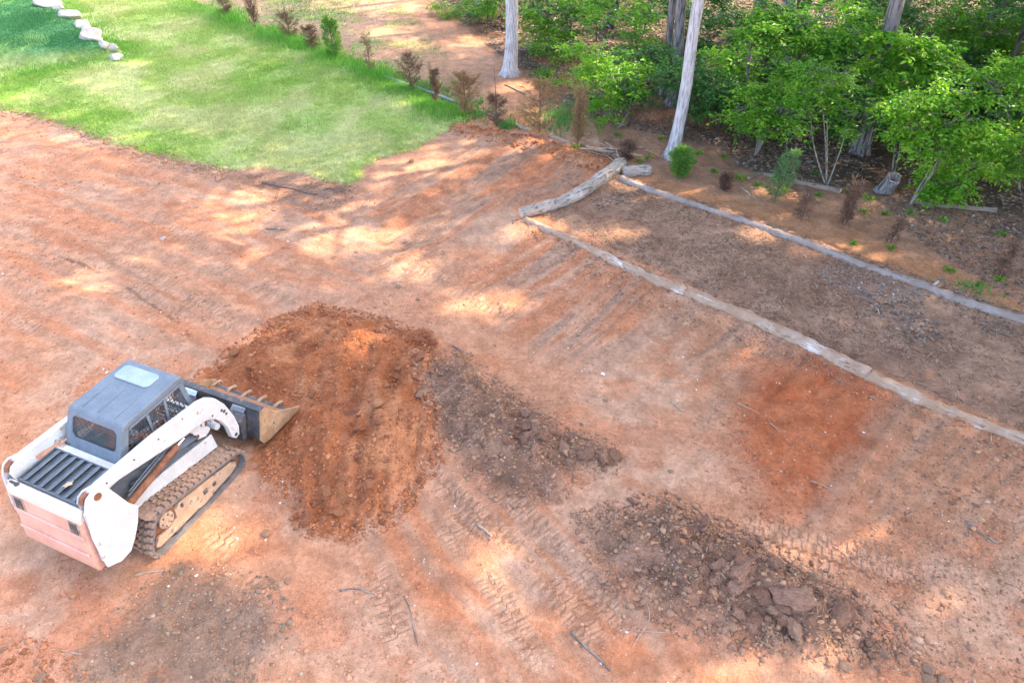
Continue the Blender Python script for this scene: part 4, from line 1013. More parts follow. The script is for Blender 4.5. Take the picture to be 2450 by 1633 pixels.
wood('log', [(1990, 861), (2060, 893), (2150, 935), (2250, 973), (2352, 1012), (2430, 1045)], .14, .10, 'log_near', 'barkless log with white underside running out at the right picture edge', 'log', LG, 12, 34, .15, .56)
wood('log', [(1424, 411), (1480, 433), (1550, 456), (1583, 467)], .12, .10, 'log_far', 'short grey log of the far row touching the cross log end', 'log', LG, 12, 24, .15, .58)
wood('log', [(1580, 466), (1640, 486), (1700, 506), (1769, 530)], .095, .10, 'log_far', 'thin pale log second in the far row from the cross log', 'log', LG, 12, 24, .15, .58)
wood('log', [(1766, 529), (1820, 548), (1880, 570), (1950, 597), (1992, 615)], .11, .11, 'log_far', 'lilac grey log third in the far row, middle of the terrace', 'log', LG, 12, 24, .15, .58)
wood('log', [(1988, 614), (2060, 636), (2120, 656), (2188, 685)], .105, .115, 'log_far', 'lilac grey log fourth in the far row, behind the drifted dry leaves', 'log', LG, 12, 24, .15, .58)
wood('log', [(2184, 684), (2260, 709), (2352, 738), (2440, 768)], .115, .135, 'log_far', 'grey log of the far row leaving the right picture edge', 'log', LG, 12, 24, .15, .58)
cl = wood('log', [(1196, 498), (1240, 487), (1300, 469), (1350, 441), (1400, 406), (1428, 386)], .13, .19, 'log_bark', 'thick furrowed bark log lying across the terrace end', 'log', LG, 14, 24, .08, .15)
wood('log', [(1428, 404), (1455, 401), (1491, 398)], .17, .16, 'log_bark', 'short stub of grey bark log behind the cross log end', 'log', LG, 14, 12, .08, .25)
rk = None
# fallen branches at the wood edge
wood('fallen_branch', [(1719, 411), (1735, 402), (1750, 399), (1829, 420), (1880, 431), (1930, 442)], .05, .085, 'fallen_bark', 'long bent fallen branch beside the feathery young pine', 'branch', 'fallen branches', 8, 16)
wood('fallen_branch', [(2093, 466), (2157, 472), (2230, 479), (2288, 485)], .05, .07, 'fallen_bark', 'straight fallen pole below the low leafy bush at right', 'branch', 'fallen branches', 8, 12)
wood('fallen_branch', [(1811, 264), (1860, 274), (1925, 284), (1990, 292)], .14, .11, 'bark_dark', 'dark fallen trunk lying deep in the shaded wood', 'branch', 'fallen branches', 10, 14)
wood('fallen_branch', [(1101, 256), (1155, 277), (1216, 300)], .05, .06, 'stick', 'brown pole lying under the wide tan dead sapling', 'branch', 'fallen branches', 8, 12)
wood('fallen_branch', [(1262, 313), (1290, 323), (1316, 332)], .06, .05, 'stick', 'tan pole ending at the narrow dead sapling by the berm', 'branch', 'fallen branches', 8, 8)
wood('fallen_branch', [(1160, 196), (1185, 207), (1207, 219)], .035, .03, 'fallen_bark', 'pale thin branch lying just below the big pale trunk', 'branch', 'fallen branches', 7, 8)
wood('fallen_branch', [(1640, 250), (1690, 262), (1740, 263)], .06, .05, 'bark_dark', 'dark branch on the wood floor behind the leaning trunk', 'branch', 'fallen branches', 7, 8)
wood('drain_pipe', [(883, 178), (923, 193), (965, 208), (1010, 223), (1045, 238)], .055, .055, 'pipe', 'thin grey drain pipe lying along the tall lawn edge grass', 'pipe', None, 10, 14, .0, .1, 'pipe')
wood('pipe_stub', [(2138, 659), (2146, 656), (2151, 652)], .03, .03, 'pipe', 'small pale pipe stub poking up at the far log', 'pipe', None, 8, 5, 0, .0, 'dark')  # near-black end caps paint the shade inside the bore
# sticks and roots on the bare ground
ST = [([(604, 420), (650, 430), (690, 438), (703, 444)], .035, .025, 'stick_dark', 'dark split stick by the lawn tip, longer of the two'),
      ([(700, 441), (715, 446), (730, 447)], .025, .02, 'stick_dark', 'dark short split stick beside the longer one near the lawn tip'),
      ([(612, 527), (632, 527), (655, 528)], .018, .012, 'stick_dark', 'small dark stick at the foot of the bright patch below the lawn'),
      ([(1186, 832), (1215, 825), (1250, 800), (1290, 786)], .008, .006, 'stick', 'thin curved root on the tan slope above the mulch heap'),
      ([(1038, 794), (1060, 805), (1082, 815)], .016, .01, 'bark_sap', 'grey twig lying above the top end of the mulch heap'),
      ([(1540, 921), (1555, 935), (1570, 946)], .020, .016, 'stick', 'short stout stick on bare tan soil right of the white lump'),
      ([(1516, 874), (1545, 878), (1568, 879)], .012, .008, 'stick', 'pale flat stick on the slope right of the white lump'),
      ([(2218, 1196), (2245, 1220), (2290, 1247)], .016, .011, 'bark_sap', 'grey curved stick near the right picture edge'),
      ([(1311, 1450), (1335, 1480), (1365, 1500), (1402, 1541)], .016, .010, 'bark_sap', 'long grey bent stick between the tread marks at bottom'),
      ([(926, 1368), (944, 1395), (945, 1425), (960, 1482)], .010, .006, 'bark_sap', 'thin kinked root left of the bottom tread marks'),
      ([(780, 1357), (815, 1350), (860, 1364)], .014, .008, 'bark_sap', 'grey twig on the clay below the fresh dirt'),
      ([(1097, 1205), (1112, 1216), (1130, 1232)], .022, .016, 'stick', 'pale wood shard between fresh dirt and lower mulch heap'),
      ([(1860, 1105), (1880, 1108), (1900, 1120), (1924, 1133)], .010, .006, 'stick', 'pale crooked twig on the red soil patch edge'),
      ([(1690, 925), (1740, 945), (1805, 1003)], .008, .006, 'stick', 'long straight thin root left of the red soil patch'),
      ([(1525, 1145), (1545, 1158), (1570, 1168)], .016, .012, 'stick_dark', 'dark stick above the lower mulch heap'),
      ([(310, 1322), (345, 1312), (382, 1310)], .018, .010, 'stick', 'pale root lying behind the loader track'),
      ([(140, 1492), (170, 1500), (225, 1504)], .010, .006, 'stick', 'forked pale root near the lower left corner'),
      ([(425, 1447), (450, 1432), (482, 1418)], .014, .009, 'stick_dark', 'brown stick on the grey soil patch'),
      ([(1450, 1490), (1470, 1455), (1500, 1420), (1480, 1370)], .007, .005, 'stick', 'thin root curling out of the lower mulch heap'),
      ([(1455, 1448), (1490, 1450), (1530, 1452)], .008, .006, 'stick', 'straight pale root at the base of the lower mulch heap'),
      ([(1620, 1300), (1650, 1310), (1682, 1325)], .013, .007, 'stick', 'pale curved splinter on top of the lower mulch heap'),
      ([(1740, 1470), (1765, 1482), (1785, 1495)], .014, .008, 'stick', 'pale pointed splinter at the lower edge of the big heap'),
      ([(2290, 1330), (2310, 1340), (2345, 1352)], .010, .006, 'bark_sap', 'short grey twig low at the right picture edge'),
      ([(1290, 412), (1315, 425), (1330, 445)], .010, .007, 'stick_dark', 'slim dark twig on the scraped ground beside the cross log'),
      ([(1700, 432), (1712, 440), (1724, 450)], .03, .025, 'stick', 'short tan stick on red soil right of the young bright pine')]
for path, a, b_, mt, lb in ST: wood('stick', path, a, b_, mt, lb, 'stick', 'sticks lying on the bare ground', 6, 9, .12, .15, mt)
bc = G(1385, 355)
for k in range(26):
    a = rnd.gauss(-.55, .5); L_ = rnd.uniform(.5, 1.3); cx_ = bc.x + rnd.gauss(0, .35); cy_ = bc.y + rnd.gauss(0, .28); z_ = .03 + .012 * k
    dx_, dy_ = math.cos(a) * L_ / 2, math.sin(a) * L_ / 2
    P = [(cx_ - dx_, cy_ - dy_, hz(cx_ - dx_, cy_ - dy_) + .03 + rnd.random() * z_), (cx_, cy_, hz(cx_, cy_) + .04 + z_ * .5), (cx_ + dx_, cy_ + dy_, hz(cx_ + dx_, cy_ + dy_) + .03 + rnd.random() * z_)]
    wood('brush_stick', P, rnd.uniform(.015, .035), rnd.uniform(.01, .02), rnd.choice(['stick', 'stick_dark', 'stick']), 'brown stick in the small brush pile left of the leaning pale trunk', 'stick', 'sticks in the brush pile', 6, 6, .1, .2, 'stick')

# ------------------------------------------------------------------ stones and clods
def rock_mesh(seed, sub=2, flat=.7, rough=.25, cuts=5, lump=0.0):
    from mathutils import noise as mn
    import bmesh
    R_ = random.Random(seed); bm = bmesh.new(); bmesh.ops.create_icosphere(bm, subdivisions=sub, radius=1)
    pl = [(Vector((R_.gauss(0, 1), R_.gauss(0, 1), R_.gauss(0, 1))).normalized(), R_.uniform(.55, .85)) for _ in range(cuts + 4)]
    for v in bm.verts:
        for nrm, d in pl:
            k = v.co.dot(nrm)
            if k > d: v.co -= nrm * (k - d)
        v.co *= 1 + R_.uniform(-rough, rough) * .25
        if lump: v.co *= 1 + lump * mn.fractal(v.co * 2.1 + Vector((seed, 0, 0)), 1.0, 2.0, 4)
        v.co.z *= flat
    me = bpy.data.meshes.new('rock'); bm.to_mesh(me); bm.free(); return me
STN = [(112, 4, 62, 22, 'farthest stone of the pale row, cut by the top picture edge'), (157, 29, 56, 26, 'angular pale stone second from the top in the stone row'), (186, 52, 48, 24, 'blocky pale stone third from the top in the stone row'),
       (210, 77, 66, 30, 'largest flat pale stone of the row beside the upper lawn'), (240, 100, 34, 20, 'small tan stone between the largest flat stone and the tawny end block'), (262, 108, 32, 22, 'tawny stone block near the low end of the stone row'), (268, 129, 38, 18, 'rounded pale boulder at the low end of the stone row'), (136, 16, 30, 16, 'small stone wedged between the farthest and the second stone'), (172, 41, 28, 16, 'small stone wedged between second and third stone of the row'), (197, 64, 28, 16, 'small stone wedged above the largest flat stone'), (227, 91, 26, 14, 'small stone wedged below the largest flat stone')]
for i, (px, py, w, h, lb) in enumerate(STN):
    P = G(px, py + h * .3); k = mpp(P)
    me = rock_mesh(40 + i, 3, .62, .12, 10); o = link('retaining_stone', me, MT['stone'])
    o.location = (P.x, P.y, hz(P.x, P.y) + h * k * .12); o.scale = (w * k * .60, w * k * .46, h * k * .95); o.rotation_euler = (rnd.uniform(-.1, .1), rnd.uniform(-.1, .1), -.75 + rnd.uniform(-.3, .3))
    tag(o, lb, 'stone', 'row of stones beside the upper lawn')
RK = [(945, 371, 19, 'rock', 'round brown rock on orange soil beside the lawn corner'), (915, 659, 13, 'rock', 'brown clay lump above the fresh dirt, left of two'), (960, 688, 11, 'rock', 'brown clay lump above the fresh dirt, right of two'),
      (1385, 859, 9, 'white', 'small bright white lump on the tan slope'), (612, 1225, 22, 'clod_ta', 'tan rock beside the loader track in the sun'), (660, 1335, 15, 'rock', 'lone brown stone below the loader track'),
      (1125, 1235, 9, 'rock', 'small dark stone between the tread marks'), (378, 1388, 17, 'rock', 'grey brown stone at the top of the grey soil patch'), (760, 838, 10, 'clod_ta', 'small tan stone in the sunlit top of the fresh dirt'),
      (963, 908, 20, 'clod_ta', 'tan wedge stone on the right edge of the fresh dirt'), (868, 928, 26, 'clay', 'square clay block on the right part of the fresh dirt'), (1210, 333, 9, 'rock', 'round stone on the berm right of its middle'), (1165, 323, 10, 'rock', 'round stone at the middle of the berm'),
      (2312, 612, 14, 'rock', 'brown clod near the dark burnt spot at far right'), (2165, 642, 10, 'rock', 'orange clod just behind the far log'), (375, 550, 14, 'stone', 'flat pale stone on the road left of the bright patch'), (1540, 1083, 12, 'rock', 'dark stone on tan soil between the two mulch heaps'), (1570, 1200, 12, 'rock', 'dark stone just above the lower mulch heap'), (1390, 920, 10, 'rock', 'small brown clod on the tan slope below the white lump')]
MT['clay'] = mottled('red clay block', (.38, .16, .075), (.44, .20, .10), 7, .95, None, .6, .5, .02)
MT['whitestone'] = mottled('white lump', (.85, .84, .83), (.9, .9, .9), 7, .9, None, .6, .3, .01)
MT['clod_red'] = mottled('red clay clod', (0.345, 0.127, 0.057), (0.46, 0.19, 0.092), 6, .97, None, .6, .7, .03)
MT['clod_dk'] = mottled('dark red clod', (0.253, 0.098, 0.052), (0.38, 0.144, 0.069), 6, .97, None, .6, .7, .03)
MT['clod_br'] = mottled('brown clod', (0.276, 0.138, 0.092), (0.414, 0.23, 0.149), 6, .97, (.44, .23, .12), .6, .7, .03)
MT['clod_pu'] = mottled('dark brown clod', (.23, .115, .07), (.33, .17, .11), 6, .97, None, .6, .7, .03)
MT['clod_ta'] = mottled('tan clod', (.34, .19, .12), (.44, .26, .16), 6, .97, None, .6, .7, .03)
MT['clod_gr'] = mottled('grey brown clod', (.25, .16, .11), (.34, .225, .155), 6, .97, None, .6, .7, .03)
for i, (px, py, w, mt, lb) in enumerate(RK):
    P = G(px, py); k = mpp(P); me = rock_mesh(80 + i, 2, .7, .2, 5)
    o = link('loose_stone', me, MT['whitestone' if mt == 'white' else mt]); r_ = w * k * .55
    o.location = (P.x, P.y, P.z + r_ * .3); o.scale = (r_ * rnd.uniform(.9, 1.2), r_ * rnd.uniform(.75, 1), r_ * rnd.uniform(.8, 1)); o.rotation_euler = (rnd.uniform(-.3, .3), rnd.uniform(-.3, .3), rnd.uniform(0, 6))
    tag(o, lb, 'stone', 'loose stones and lumps')
def clods(Pz, cnt, smin, smax, cc, lb, grp, pad=0.0, seed=0, big=None):
    protos = []
    for k in range(9):
        me = rock_mesh(200 + seed * 20 + k, 3, .72, .22, 2, .30); m_ = MT[cc[k % len(cc)]]; me.materials.append(m_); protos.append(me)
    pts = sample(Pz, cnt, pad)
    pts = [tuple(p) for p in clear_machine(pts)]
    for i, p in enumerate(pts):
        u = rnd.random(); r_ = smin + (smax - smin) * u ** 2.6
        o = link('dirt_clod', protos[i % 9]); o.scale = (r_ * rnd.uniform(.8, 1.35), r_ * rnd.uniform(.7, 1.0), r_ * rnd.uniform(.7, 1))
        o.location = (p[0], p[1], hz(*p) + r_ * .10); o.rotation_euler = (rnd.uniform(-.5, .5), rnd.uniform(-.5, .5), rnd.uniform(0, 6.28))
        tag(o, lb, 'clod', grp)
clods(FRESH, 92, .032, .12, ['clod_red', 'clod_dk', 'clod_red'], 'red clay clod in the fresh dirt spread ahead of the bucket', 'clods in the fresh red dirt', .05, 1)
clods(poly([(935, 790), (985, 785), (992, 830), (960, 845)]), 16, .04, .10, ['clod_dk', 'clod_red'], 'red clay clod heaped at the upper right tip of the fresh dirt', 'clods at the tip of the fresh dirt', .03, 2)
clods(poly([(690, 1150), (760, 1130), (900, 1150), (890, 1210), (820, 1228), (705, 1215)]), 24, .03, .085, ['clod_red', 'clod_dk'], 'red clay clod at the lower tongue of the fresh dirt', 'clods in the lower tongue of fresh dirt', .03, 3)
clods(poly([(1100, 990), (1200, 960), (1330, 1000), (1400, 1050), (1300, 1075), (1180, 1080), (1100, 1060)]), 38, .035, .15, ['clod_br', 'clod_pu', 'clod_br'], 'brown clod in the upper mulch heap', 'clods in the upper mulch heap', .03, 4)
clods(poly([(1560, 1200), (1700, 1240), (1880, 1335), (2010, 1430), (1900, 1470), (1750, 1450), (1620, 1400), (1540, 1300)]), 84, .045, .17, ['clod_br', 'clod_pu', 'clod_br', 'clod_pu', 'clod_ta'], 'brown clod in the big lower mulch heap', 'clods in the lower mulch heap', .03, 5)
clods(GREYP, 16, .022, .06, ['clod_gr', 'clod_br'], 'grey brown clod on the grey soil patch at lower left', 'clods on the grey soil patch', 0, 6)
clods(BL, 14, .03, .075, ['clod_red', 'clod_ta'], 'orange clod in the lower left corner', 'clods in the lower left corner', 0, 7)
clods(poly([(1850, 1480), (2010, 1430), (2120, 1500), (2200, 1568), (1950, 1568)]), 20, .03, .09, ['clod_ta', 'clod_br'], 'tan clod trailing off the lower mulch heap towards the corner', 'clods trailing off the lower heap', 0, 8)
slab_c = G(1830, 1375)
me = rock_mesh(333, 4, .30, .25, 8, .25); o = link('earth_slab', me, MT['clod_br']); o.location = (slab_c.x, slab_c.y, slab_c.z + .06); o.scale = (.34, .16, .22); o.rotation_euler = (.22, -.05, -.35)
tag(o, 'large flat slab of broken earth on the lower mulch heap', 'earth slab')

# ------------------------------------------------------------------ foliage helpers
def nrmz(a): return a / (np.linalg.norm(a, axis=-1, keepdims=True) + 1e-9)
def leaves(P, D, L, wid=.30, R_=None, droop=.15, flat=1.0):
    """one folded diamond leaf per point"""
    n = len(P); up = nrmz(R_.normal(0, .75, (n, 3)) + np.array([0, 0, flat]))
    D = nrmz(D + np.c_[np.zeros((n, 2)), -droop * np.ones(n)]); W = nrmz(np.cross(D, up)); N = np.cross(W, D)
    l = L[:, None]
    V = np.stack([P, P + D * l * .45 + W * l * wid + N * l * .05, P + D * l - N * l * .10, P + D * l * .45 - W * l * wid + N * l * .05], 1)
    Fq = np.array([(0, 1, 2), (0, 2, 3)])[None] + (np.arange(n) * 4)[:, None, None]
    return V.reshape(-1, 3), Fq.reshape(-1, 3)
def spray_crown(blobs, R_, per=10, Lr=(.08, .13), wid=.23):
    Ps = []; Ds = []; tw = []; sub = []
    for c, r, ns in blobs:      # break each bough into uneven leafy shelves with gaps between
        m_ = 6 if ns > 24 else 3
        wts = R_.dirichlet(np.ones(m_) * 1.4)
        for q in range(m_):
            k_ = R_.uniform(.20, .46); off = nrmz(R_.normal(0, 1, 3)) * R_.uniform(.35, 1.2)
            sub.append((np.array(c) + off * np.array(r), (r[0] * k_, r[1] * k_, r[2] * k_ * .62), max(3, int(ns * wts[q] * 1.15))))
    for c, r, ns in sub:
        u = nrmz(R_.normal(0, 1, (ns, 3))) * (R_.random((ns, 1)) ** .5)
        nl_ = max(3, int(r[2] / .22)); u[:, 2] = (np.round(u[:, 2] * nl_) + R_.normal(0, .16, ns)) / nl_
        u[:, 2] -= .35 * (u[:, 0] ** 2 + u[:, 1] ** 2)
        c0 = np.array(c) + u * np.array(r) * 1.12
        d = nrmz(u * np.array([1, 1, .25]) + R_.normal(0, .45, (ns, 3)) * np.array([1, 1, .35]))
        sl = R_.uniform(.25, .6, ns)
        for k in range(per):
            t_ = (k + .5) / per
            side = nrmz(np.cross(d, np.array([0, 0, 1.0]))) * (1 if k % 2 else -1)
            Ps.append(c0 + d * (sl * t_)[:, None] + R_.normal(0, .025, (ns, 3))); Ds.append(d * .6 + side * .8 + R_.normal(0, .2, (ns, 3)))
        tw.append((c0, c0 + d * sl[:, None]))
    P = np.concatenate(Ps); D = np.concatenate(Ds)
    L = R_.uniform(Lr[0], Lr[1], len(P))
    return leaves(P, D, L, wid, R_), tw
seed_k = [500]
def leafy_tree(name, label, base, stems, blobs, mat, bark='bark_sap', group=None, per=10, Lr=(.08, .13), r0=.04, cat='tree', dens=1.0):
    """stems: list of lists of world points; blobs: (centre, radii, sprays)"""
    seed_k[0] += 1; R_ = np.random.default_rng(seed_k[0]); rr = random.Random(seed_k[0])
    root = empty(name, tuple(base)); tag(root, label, cat, group)
    b0 = Vector(base)
    mb = MB(); allp = []
    for st_ in stems:
        Q = smooth_path(st_, max(5, len(st_) * 3)); n_ = len(Q)
        mb.tube([Vector(q) - b0 for q in Q], [r0 * .72 * (1 - .72 * i / (n_ - 1)) for i in range(n_)], 7)
        allp += [Q[i] for i in range(n_ // 3, n_)]
    allp = np.array(allp)
    for c, r, ns in blobs:
        c = np.array(c); k = np.argmin(np.linalg.norm(allp - c, axis=1)); a = allp[k]
        tips = [c] + [c + nrmz(R_.normal(0, 1, 3)) * np.array(r) * .75 for _ in range(8)]
        mid = (a + c) / 2 + R_.normal(0, .08, 3)
        for i, tp in enumerate(tips):
            pth = [a, mid, tp] if i == 0 else [mid, (mid + tp) / 2 + R_.normal(0, .06, 3), tp]
            mb.tube([Vector(q) - b0 for q in pth], [r0 * .38, r0 * .25, r0 * .10] if i == 0 else [r0 * .26, r0 * .19, r0 * .10], 4)
    mb.build('trunk', MT[bark], root, smooth=True)
    (V, Fq), tw = spray_crown([(c, r, max(3, int(ns * dens * .86))) for c, r, ns in blobs], R_, per, Lr)
    link('crown', np_mesh('crown', V - np.array(base), Fq), MT[mat], root)
    return root
def up_path(base, px, py, Y=None, n=4, bend=0.0):
    """stem from the base to the place seen at a pixel, at about the same depth"""
    b_ = np.array(base); e = at_y(px, py, Y if Y is not None else b_[1])
    out = [b_ - np.array([0, 0, .05])]
    for i in range(1, n + 1):
        t_ = i / n; out.append(b_ * (1 - t_) + e * t_ + np.array([math.sin(t_ * PI) * bend, 0, 0]))
    return out
def blob(px, py, rx, ry, Y, ns, dy=None):
    c = at_y(px, py, Y); k = mpp(c)
    return (c, (rx * k, (dy if dy is not None else min(rx, ry) * k * .9), ry * k * 1.05), ns)
# ------------------------------------------------------------------ gaps cut in the canopy to place sun patches on the ground
GAPS = [(545, 485, 90, 45), (810, 545, 115, 30), (935, 615, 65, 32), (1100, 695, 100, 36), (1225, 540, 110, 30), (180, 655, 80, 26), (620, 780, 62, 22), (780, 830, 60, 28), (1380, 555, 90, 24), (1715, 560, 60, 26),
        (1500, 425, 80, 22), (1720, 500, 110, 22), (1950, 595, 110, 28), (2230, 640, 90, 20), (480, 1240, 125, 70), (1860, 1250, 160, 60), (1700, 1540, 240, 55), (1120, 1300, 80, 90), (1180, 1450, 80, 90), (1010, 1390, 60, 50), (1420, 1500, 80, 60), (30, 225, 60, 12), (915, 205, 50, 14), 
        (1560, 815, 50, 14), (1400, 880, 60, 16), (850, 1150, 50, 25), (1900, 930, 60, 14), (2080, 880, 40, 12), (930, 100, 40, 12), (860, 75, 60, 14), (2000, 400, 60, 18), (2120, 405, 50, 14), (1000, 380, 70, 18), (950, 240, 60, 16), (300, 150, 30, 12), (2200, 1420, 80, 60), (330, 600, 40, 20), (1290, 1440, 40, 60),
        (870, 20, 90, 15), (2030, 1180, 60, 20), (2300, 560, 40, 14)]
GW = []
for (cx, cy, rx, ry) in GAPS:
    rx *= 1.15; ry *= 1.15
    c0 = g0(cx, cy); u = g0(cx + rx, cy) - c0; v = g0(cx, cy - ry) - c0
    GW.append((c0, np.linalg.inv(np.array([u, v]).T)))
CROWN_GAPS = [(1830, 70, 17.6, 1.3), (1880, 150, 17.5, .9), (2090, 130, 17.6, 1.2), (2150, 250, 14.8, 1.2), (2250, 300, 14.5, 1.1), (1400, 170, 19.8, 1.2), (1750, 240, 17.6, 1.0), (1690, 140, 20, .8), (2320, 340, 15, .8), (2220, 60, 19, 1.2), (1640, 170, 20, .7), (1930, 220, 16, .8), (2160, 420, 15, .8), (1320, 60, 24, 1.0), (1950, 60, 20, .9), (1440, 60, 22, .9), (1550, 330, 17.5, .6), (2060, 250, 15, .7)]  # crowns also carved open so sun reaches the front foliage
CGW = [(at_y(a, b_, Y), r_) for a, b_, Y, r_ in CROWN_GAPS]
def in_gap(P, soft=.25):
    """chance that a canopy leaf at P lies in a gap cut for the sunlight"""
    g = P[:, :2] - SUN_DIR[None, :2] * (P[:, 2:3] / SUN_DIR[2])
    best = np.full(len(P), 9.0)
    for c0, Mi in GW:
        q = (g - c0) @ Mi.T; best = np.minimum(best, np.hypot(q[:, 0], q[:, 1]))
    for q, r_ in CGW:
        dz = (P[:, 2] - q[2]) / SUN_DIR[2]; w_ = P[:, :2] - SUN_DIR[None, :2] * dz[:, None] - q[None, :2]
        best = np.minimum(best, np.hypot(w_[:, 0], w_[:, 1]) / r_)
    return best
def canopy(root, base, centre, radii, nl, mat, R_, size=(.28, .5), limbs=None):
    u = nrmz(R_.normal(0, 1, (nl, 3))) * (R_.random((nl, 1)) ** .4)
    P = np.array(centre) + u * np.array(radii)
    gd = in_gap(P) + R_.normal(0, .24, len(P))
    P = P[gd > 1.0]
    V, Fq = leaves(P, R_.normal(0, 1, (len(P), 3)) * np.array([1, 1, .4]), R_.uniform(size[0], size[1], len(P)), .36, R_)
    link('crown', np_mesh('crown', V - np.array(base), Fq), MT[mat], root)
def tall_tree(label, base, tip, r0, bark, group=None, H=17.5, crown=(3.6, 3.6, 4.2), nl=1500, name='tree', flare=.5, wig=.05):
    """a tall forest tree: trunk seen in the frame, crown high above it; tip = a second point on the trunk"""
    seed_k[0] += 1; R_ = np.random.default_rng(seed_k[0]); rr = random.Random(seed_k[0])
    root = empty(name, tuple(base)); tag(root, label, 'tree', group)
    b_ = np.array(base, float); d = np.array(tip, float) - b_; d = d / max(d[2], .1)
    pts = []; rad = []
    hs = [-.15, 0, .12, .3, .55, .9, 1.4, 2.1, 3, 4, 5.2, 6.5, 8, 10, 12, H * .85]
    for h_ in hs:
        k = min(h_, 7) + max(0, h_ - 7) * .25
        pts.append(np.array([d[0] * k, d[1] * k, h_]) + np.array([math.sin(h_ * .9 + rr.random()) * wig, math.cos(h_ * .7) * wig, 0]) * min(1, max(h_, 0)))
        rad.append(r0 * (1 + flare * math.exp(-max(h_, 0) / .28)) * (1 - .035 * max(h_, 0)))
    mb = MB().tube(pts, rad, 16, .05, rr)
    for k in range(5):      # root flare
        a = k * 2 * PI / 5 + rr.random(); mb.tube([(r0 * .5 * math.cos(a), r0 * .5 * math.sin(a), .45), (r0 * 1.15 * math.cos(a), r0 * 1.15 * math.sin(a), .12), (r0 * 2.0 * math.cos(a), r0 * 2.0 * math.sin(a), -.08)], [r0 * .30, r0 * .32, r0 * .14], 7)
    top = pts[-1]
    for k in range(7):
        a = rr.uniform(0, 6.28); i = rr.choice([12, 13, 14]); l = rr.uniform(1.6, 3.0)
        mb.tube([pts[i], pts[i] + np.array([math.cos(a) * l * .5, math.sin(a) * l * .5, l * .35]), pts[i] + np.array([math.cos(a) * l, math.sin(a) * l, l * .6])], [r0 * .35, r0 * .22, r0 * .06], 6)
    mb.build('trunk', MT[bark], root, smooth=True)
    cz = np.array([top[0], top[1], H - crown[2] * .35]) + b_
    canopy(root, base, cz, crown, nl, 'leaf_can', R_)
    return root
def gpt(px, py):
    g = G(px, py); return (g.x, g.y, g.z)
# trunks seen at the edge of the wood
def trunk_at(label, bp, tp, wpx, bark, **kw):
    B = gpt(*bp); return tall_tree(label, B, at_y(tp[0], tp[1], B[1]), wpx * mpp(B) * .44, bark, **kw)
trunk_at('stout pale grey trunk standing alone at the left wood edge', (1171, 172), (1174, 0), 33, 'bark_pale')
trunk_at('small pale trunk at the top picture edge left of the stout one', (1102, 20), (1101, 0), 17, 'bark_pale')
trunk_at('thinner left stem of the twin grey trunks', (1524, 222), (1543, 0), 19, 'bark_mid', flare=.25)
trunk_at('thicker right stem of the twin grey trunks', (1543, 244), (1566, 0), 27, 'bark_mid', flare=.35)
trunk_at('leaning pale trunk with flared foot in front of the wood', (1543, 362), (1592, 90), 30, 'bark_pale', flare=.45)
trunk_at('dark trunk half hidden by leaves in the middle of the wood', (1808, 262), (1812, 130), 34, 'bark_mid')
trunk_at('dark leaning trunk right of the middle, rising to the top edge', (1974, 344), (2062, 0), 38, 'bark_mid')
trunk_at('slim leaning dark trunk near the right picture edge', (2266, 280), (2302, 190), 11, 'bark_dark', H=12, crown=(2.2, 2.2, 2.5), nl=500)
trunk_at('thin spotted grey trunk right of the leaning pale trunk', (1697, 304), (1708, 220), 9, 'bark_mid', H=11, crown=(2.2, 2.2, 2.5), nl=500)
# deep wood
DW = [(2130, 190, 26), (2240, 130, 30), (1690, 120, 24), (1400, 60, 22), (2330, 60, 26), (1960, 60, 24), (1290, 20, 18), (1600, 20, 20), (2345, 225, 14), (1800, 40, 22)]
for i, (px, py, w) in enumerate(DW):
    trunk_at('dim trunk deep in the shaded wood behind the leaves', (px, py), (px + (px - 1176) * .12, py - 120), w, 'bark_dark', group='trunks deep in the wood')
# the rest of the wood, standing to the right of the picture: their crowns shade the lot
OT2 = [(19, 16.6), (15.2, 15.6), (21.5, 13.5), (17.2, 13.8), (23.5, 17), (17, 19.5), (19.5, 20.5), (25.5, 15), (14.8, 12.4), (22, 10.5), (24, 21)]  # extra-tall unseen trees added to shade the left of the lot
for i, (x, y) in enumerate(OT2):
    z = hz(x, y)
    tall_tree('very tall unseen broadleaf tree added beyond the right picture edge for its shade', (x, y, z), (x + rnd.uniform(-.3, .3), y, z + 5), rnd.uniform(.25, .36), 'bark_mid', 'tallest trees added outside the picture for shade', H=rnd.uniform(24, 27), crown=(3.8, 3.8, 4.6), nl=2000)
OT3 = [(1, 36.5), (4.6, 38), (8.5, 36.8), (12.5, 38), (-2.5, 38.5), (6, 41), (2, 41)]  # unseen trees added past the top edge to shade the far lawn
for i, (x, y) in enumerate(OT3):
    z = hz(x, y)
    tall_tree('tall unseen broadleaf tree added beyond the top picture edge for its shade', (x, y, z), (x + rnd.uniform(-.3, .3), y, z + 5), rnd.uniform(.2, .3), 'bark_mid', 'trees added above the picture for shade', H=rnd.uniform(16, 20), crown=(3.6, 3.6, 4.2), nl=1700)
OT = [(17, 8), (21, 5.5), (25, 9), (19, 12.5), (24, 14.5), (29, 12), (17.5, 16.5), (22, 19), (27.5, 18), (32, 16), (20, 23.5), (26, 24), (31, 22), (24.5, 28.5), (30, 28), (35, 25), (20, 30.5), (29, 33), (35, 32), (34, 9.5), (37, 19), (15.5, 4), (14.2, 9.5), (15.6, 12.3), (14.5, 6.5), (19, 8.8), (16, 30), (12, 31), (40, 14), (28, 5), (38, 28)]
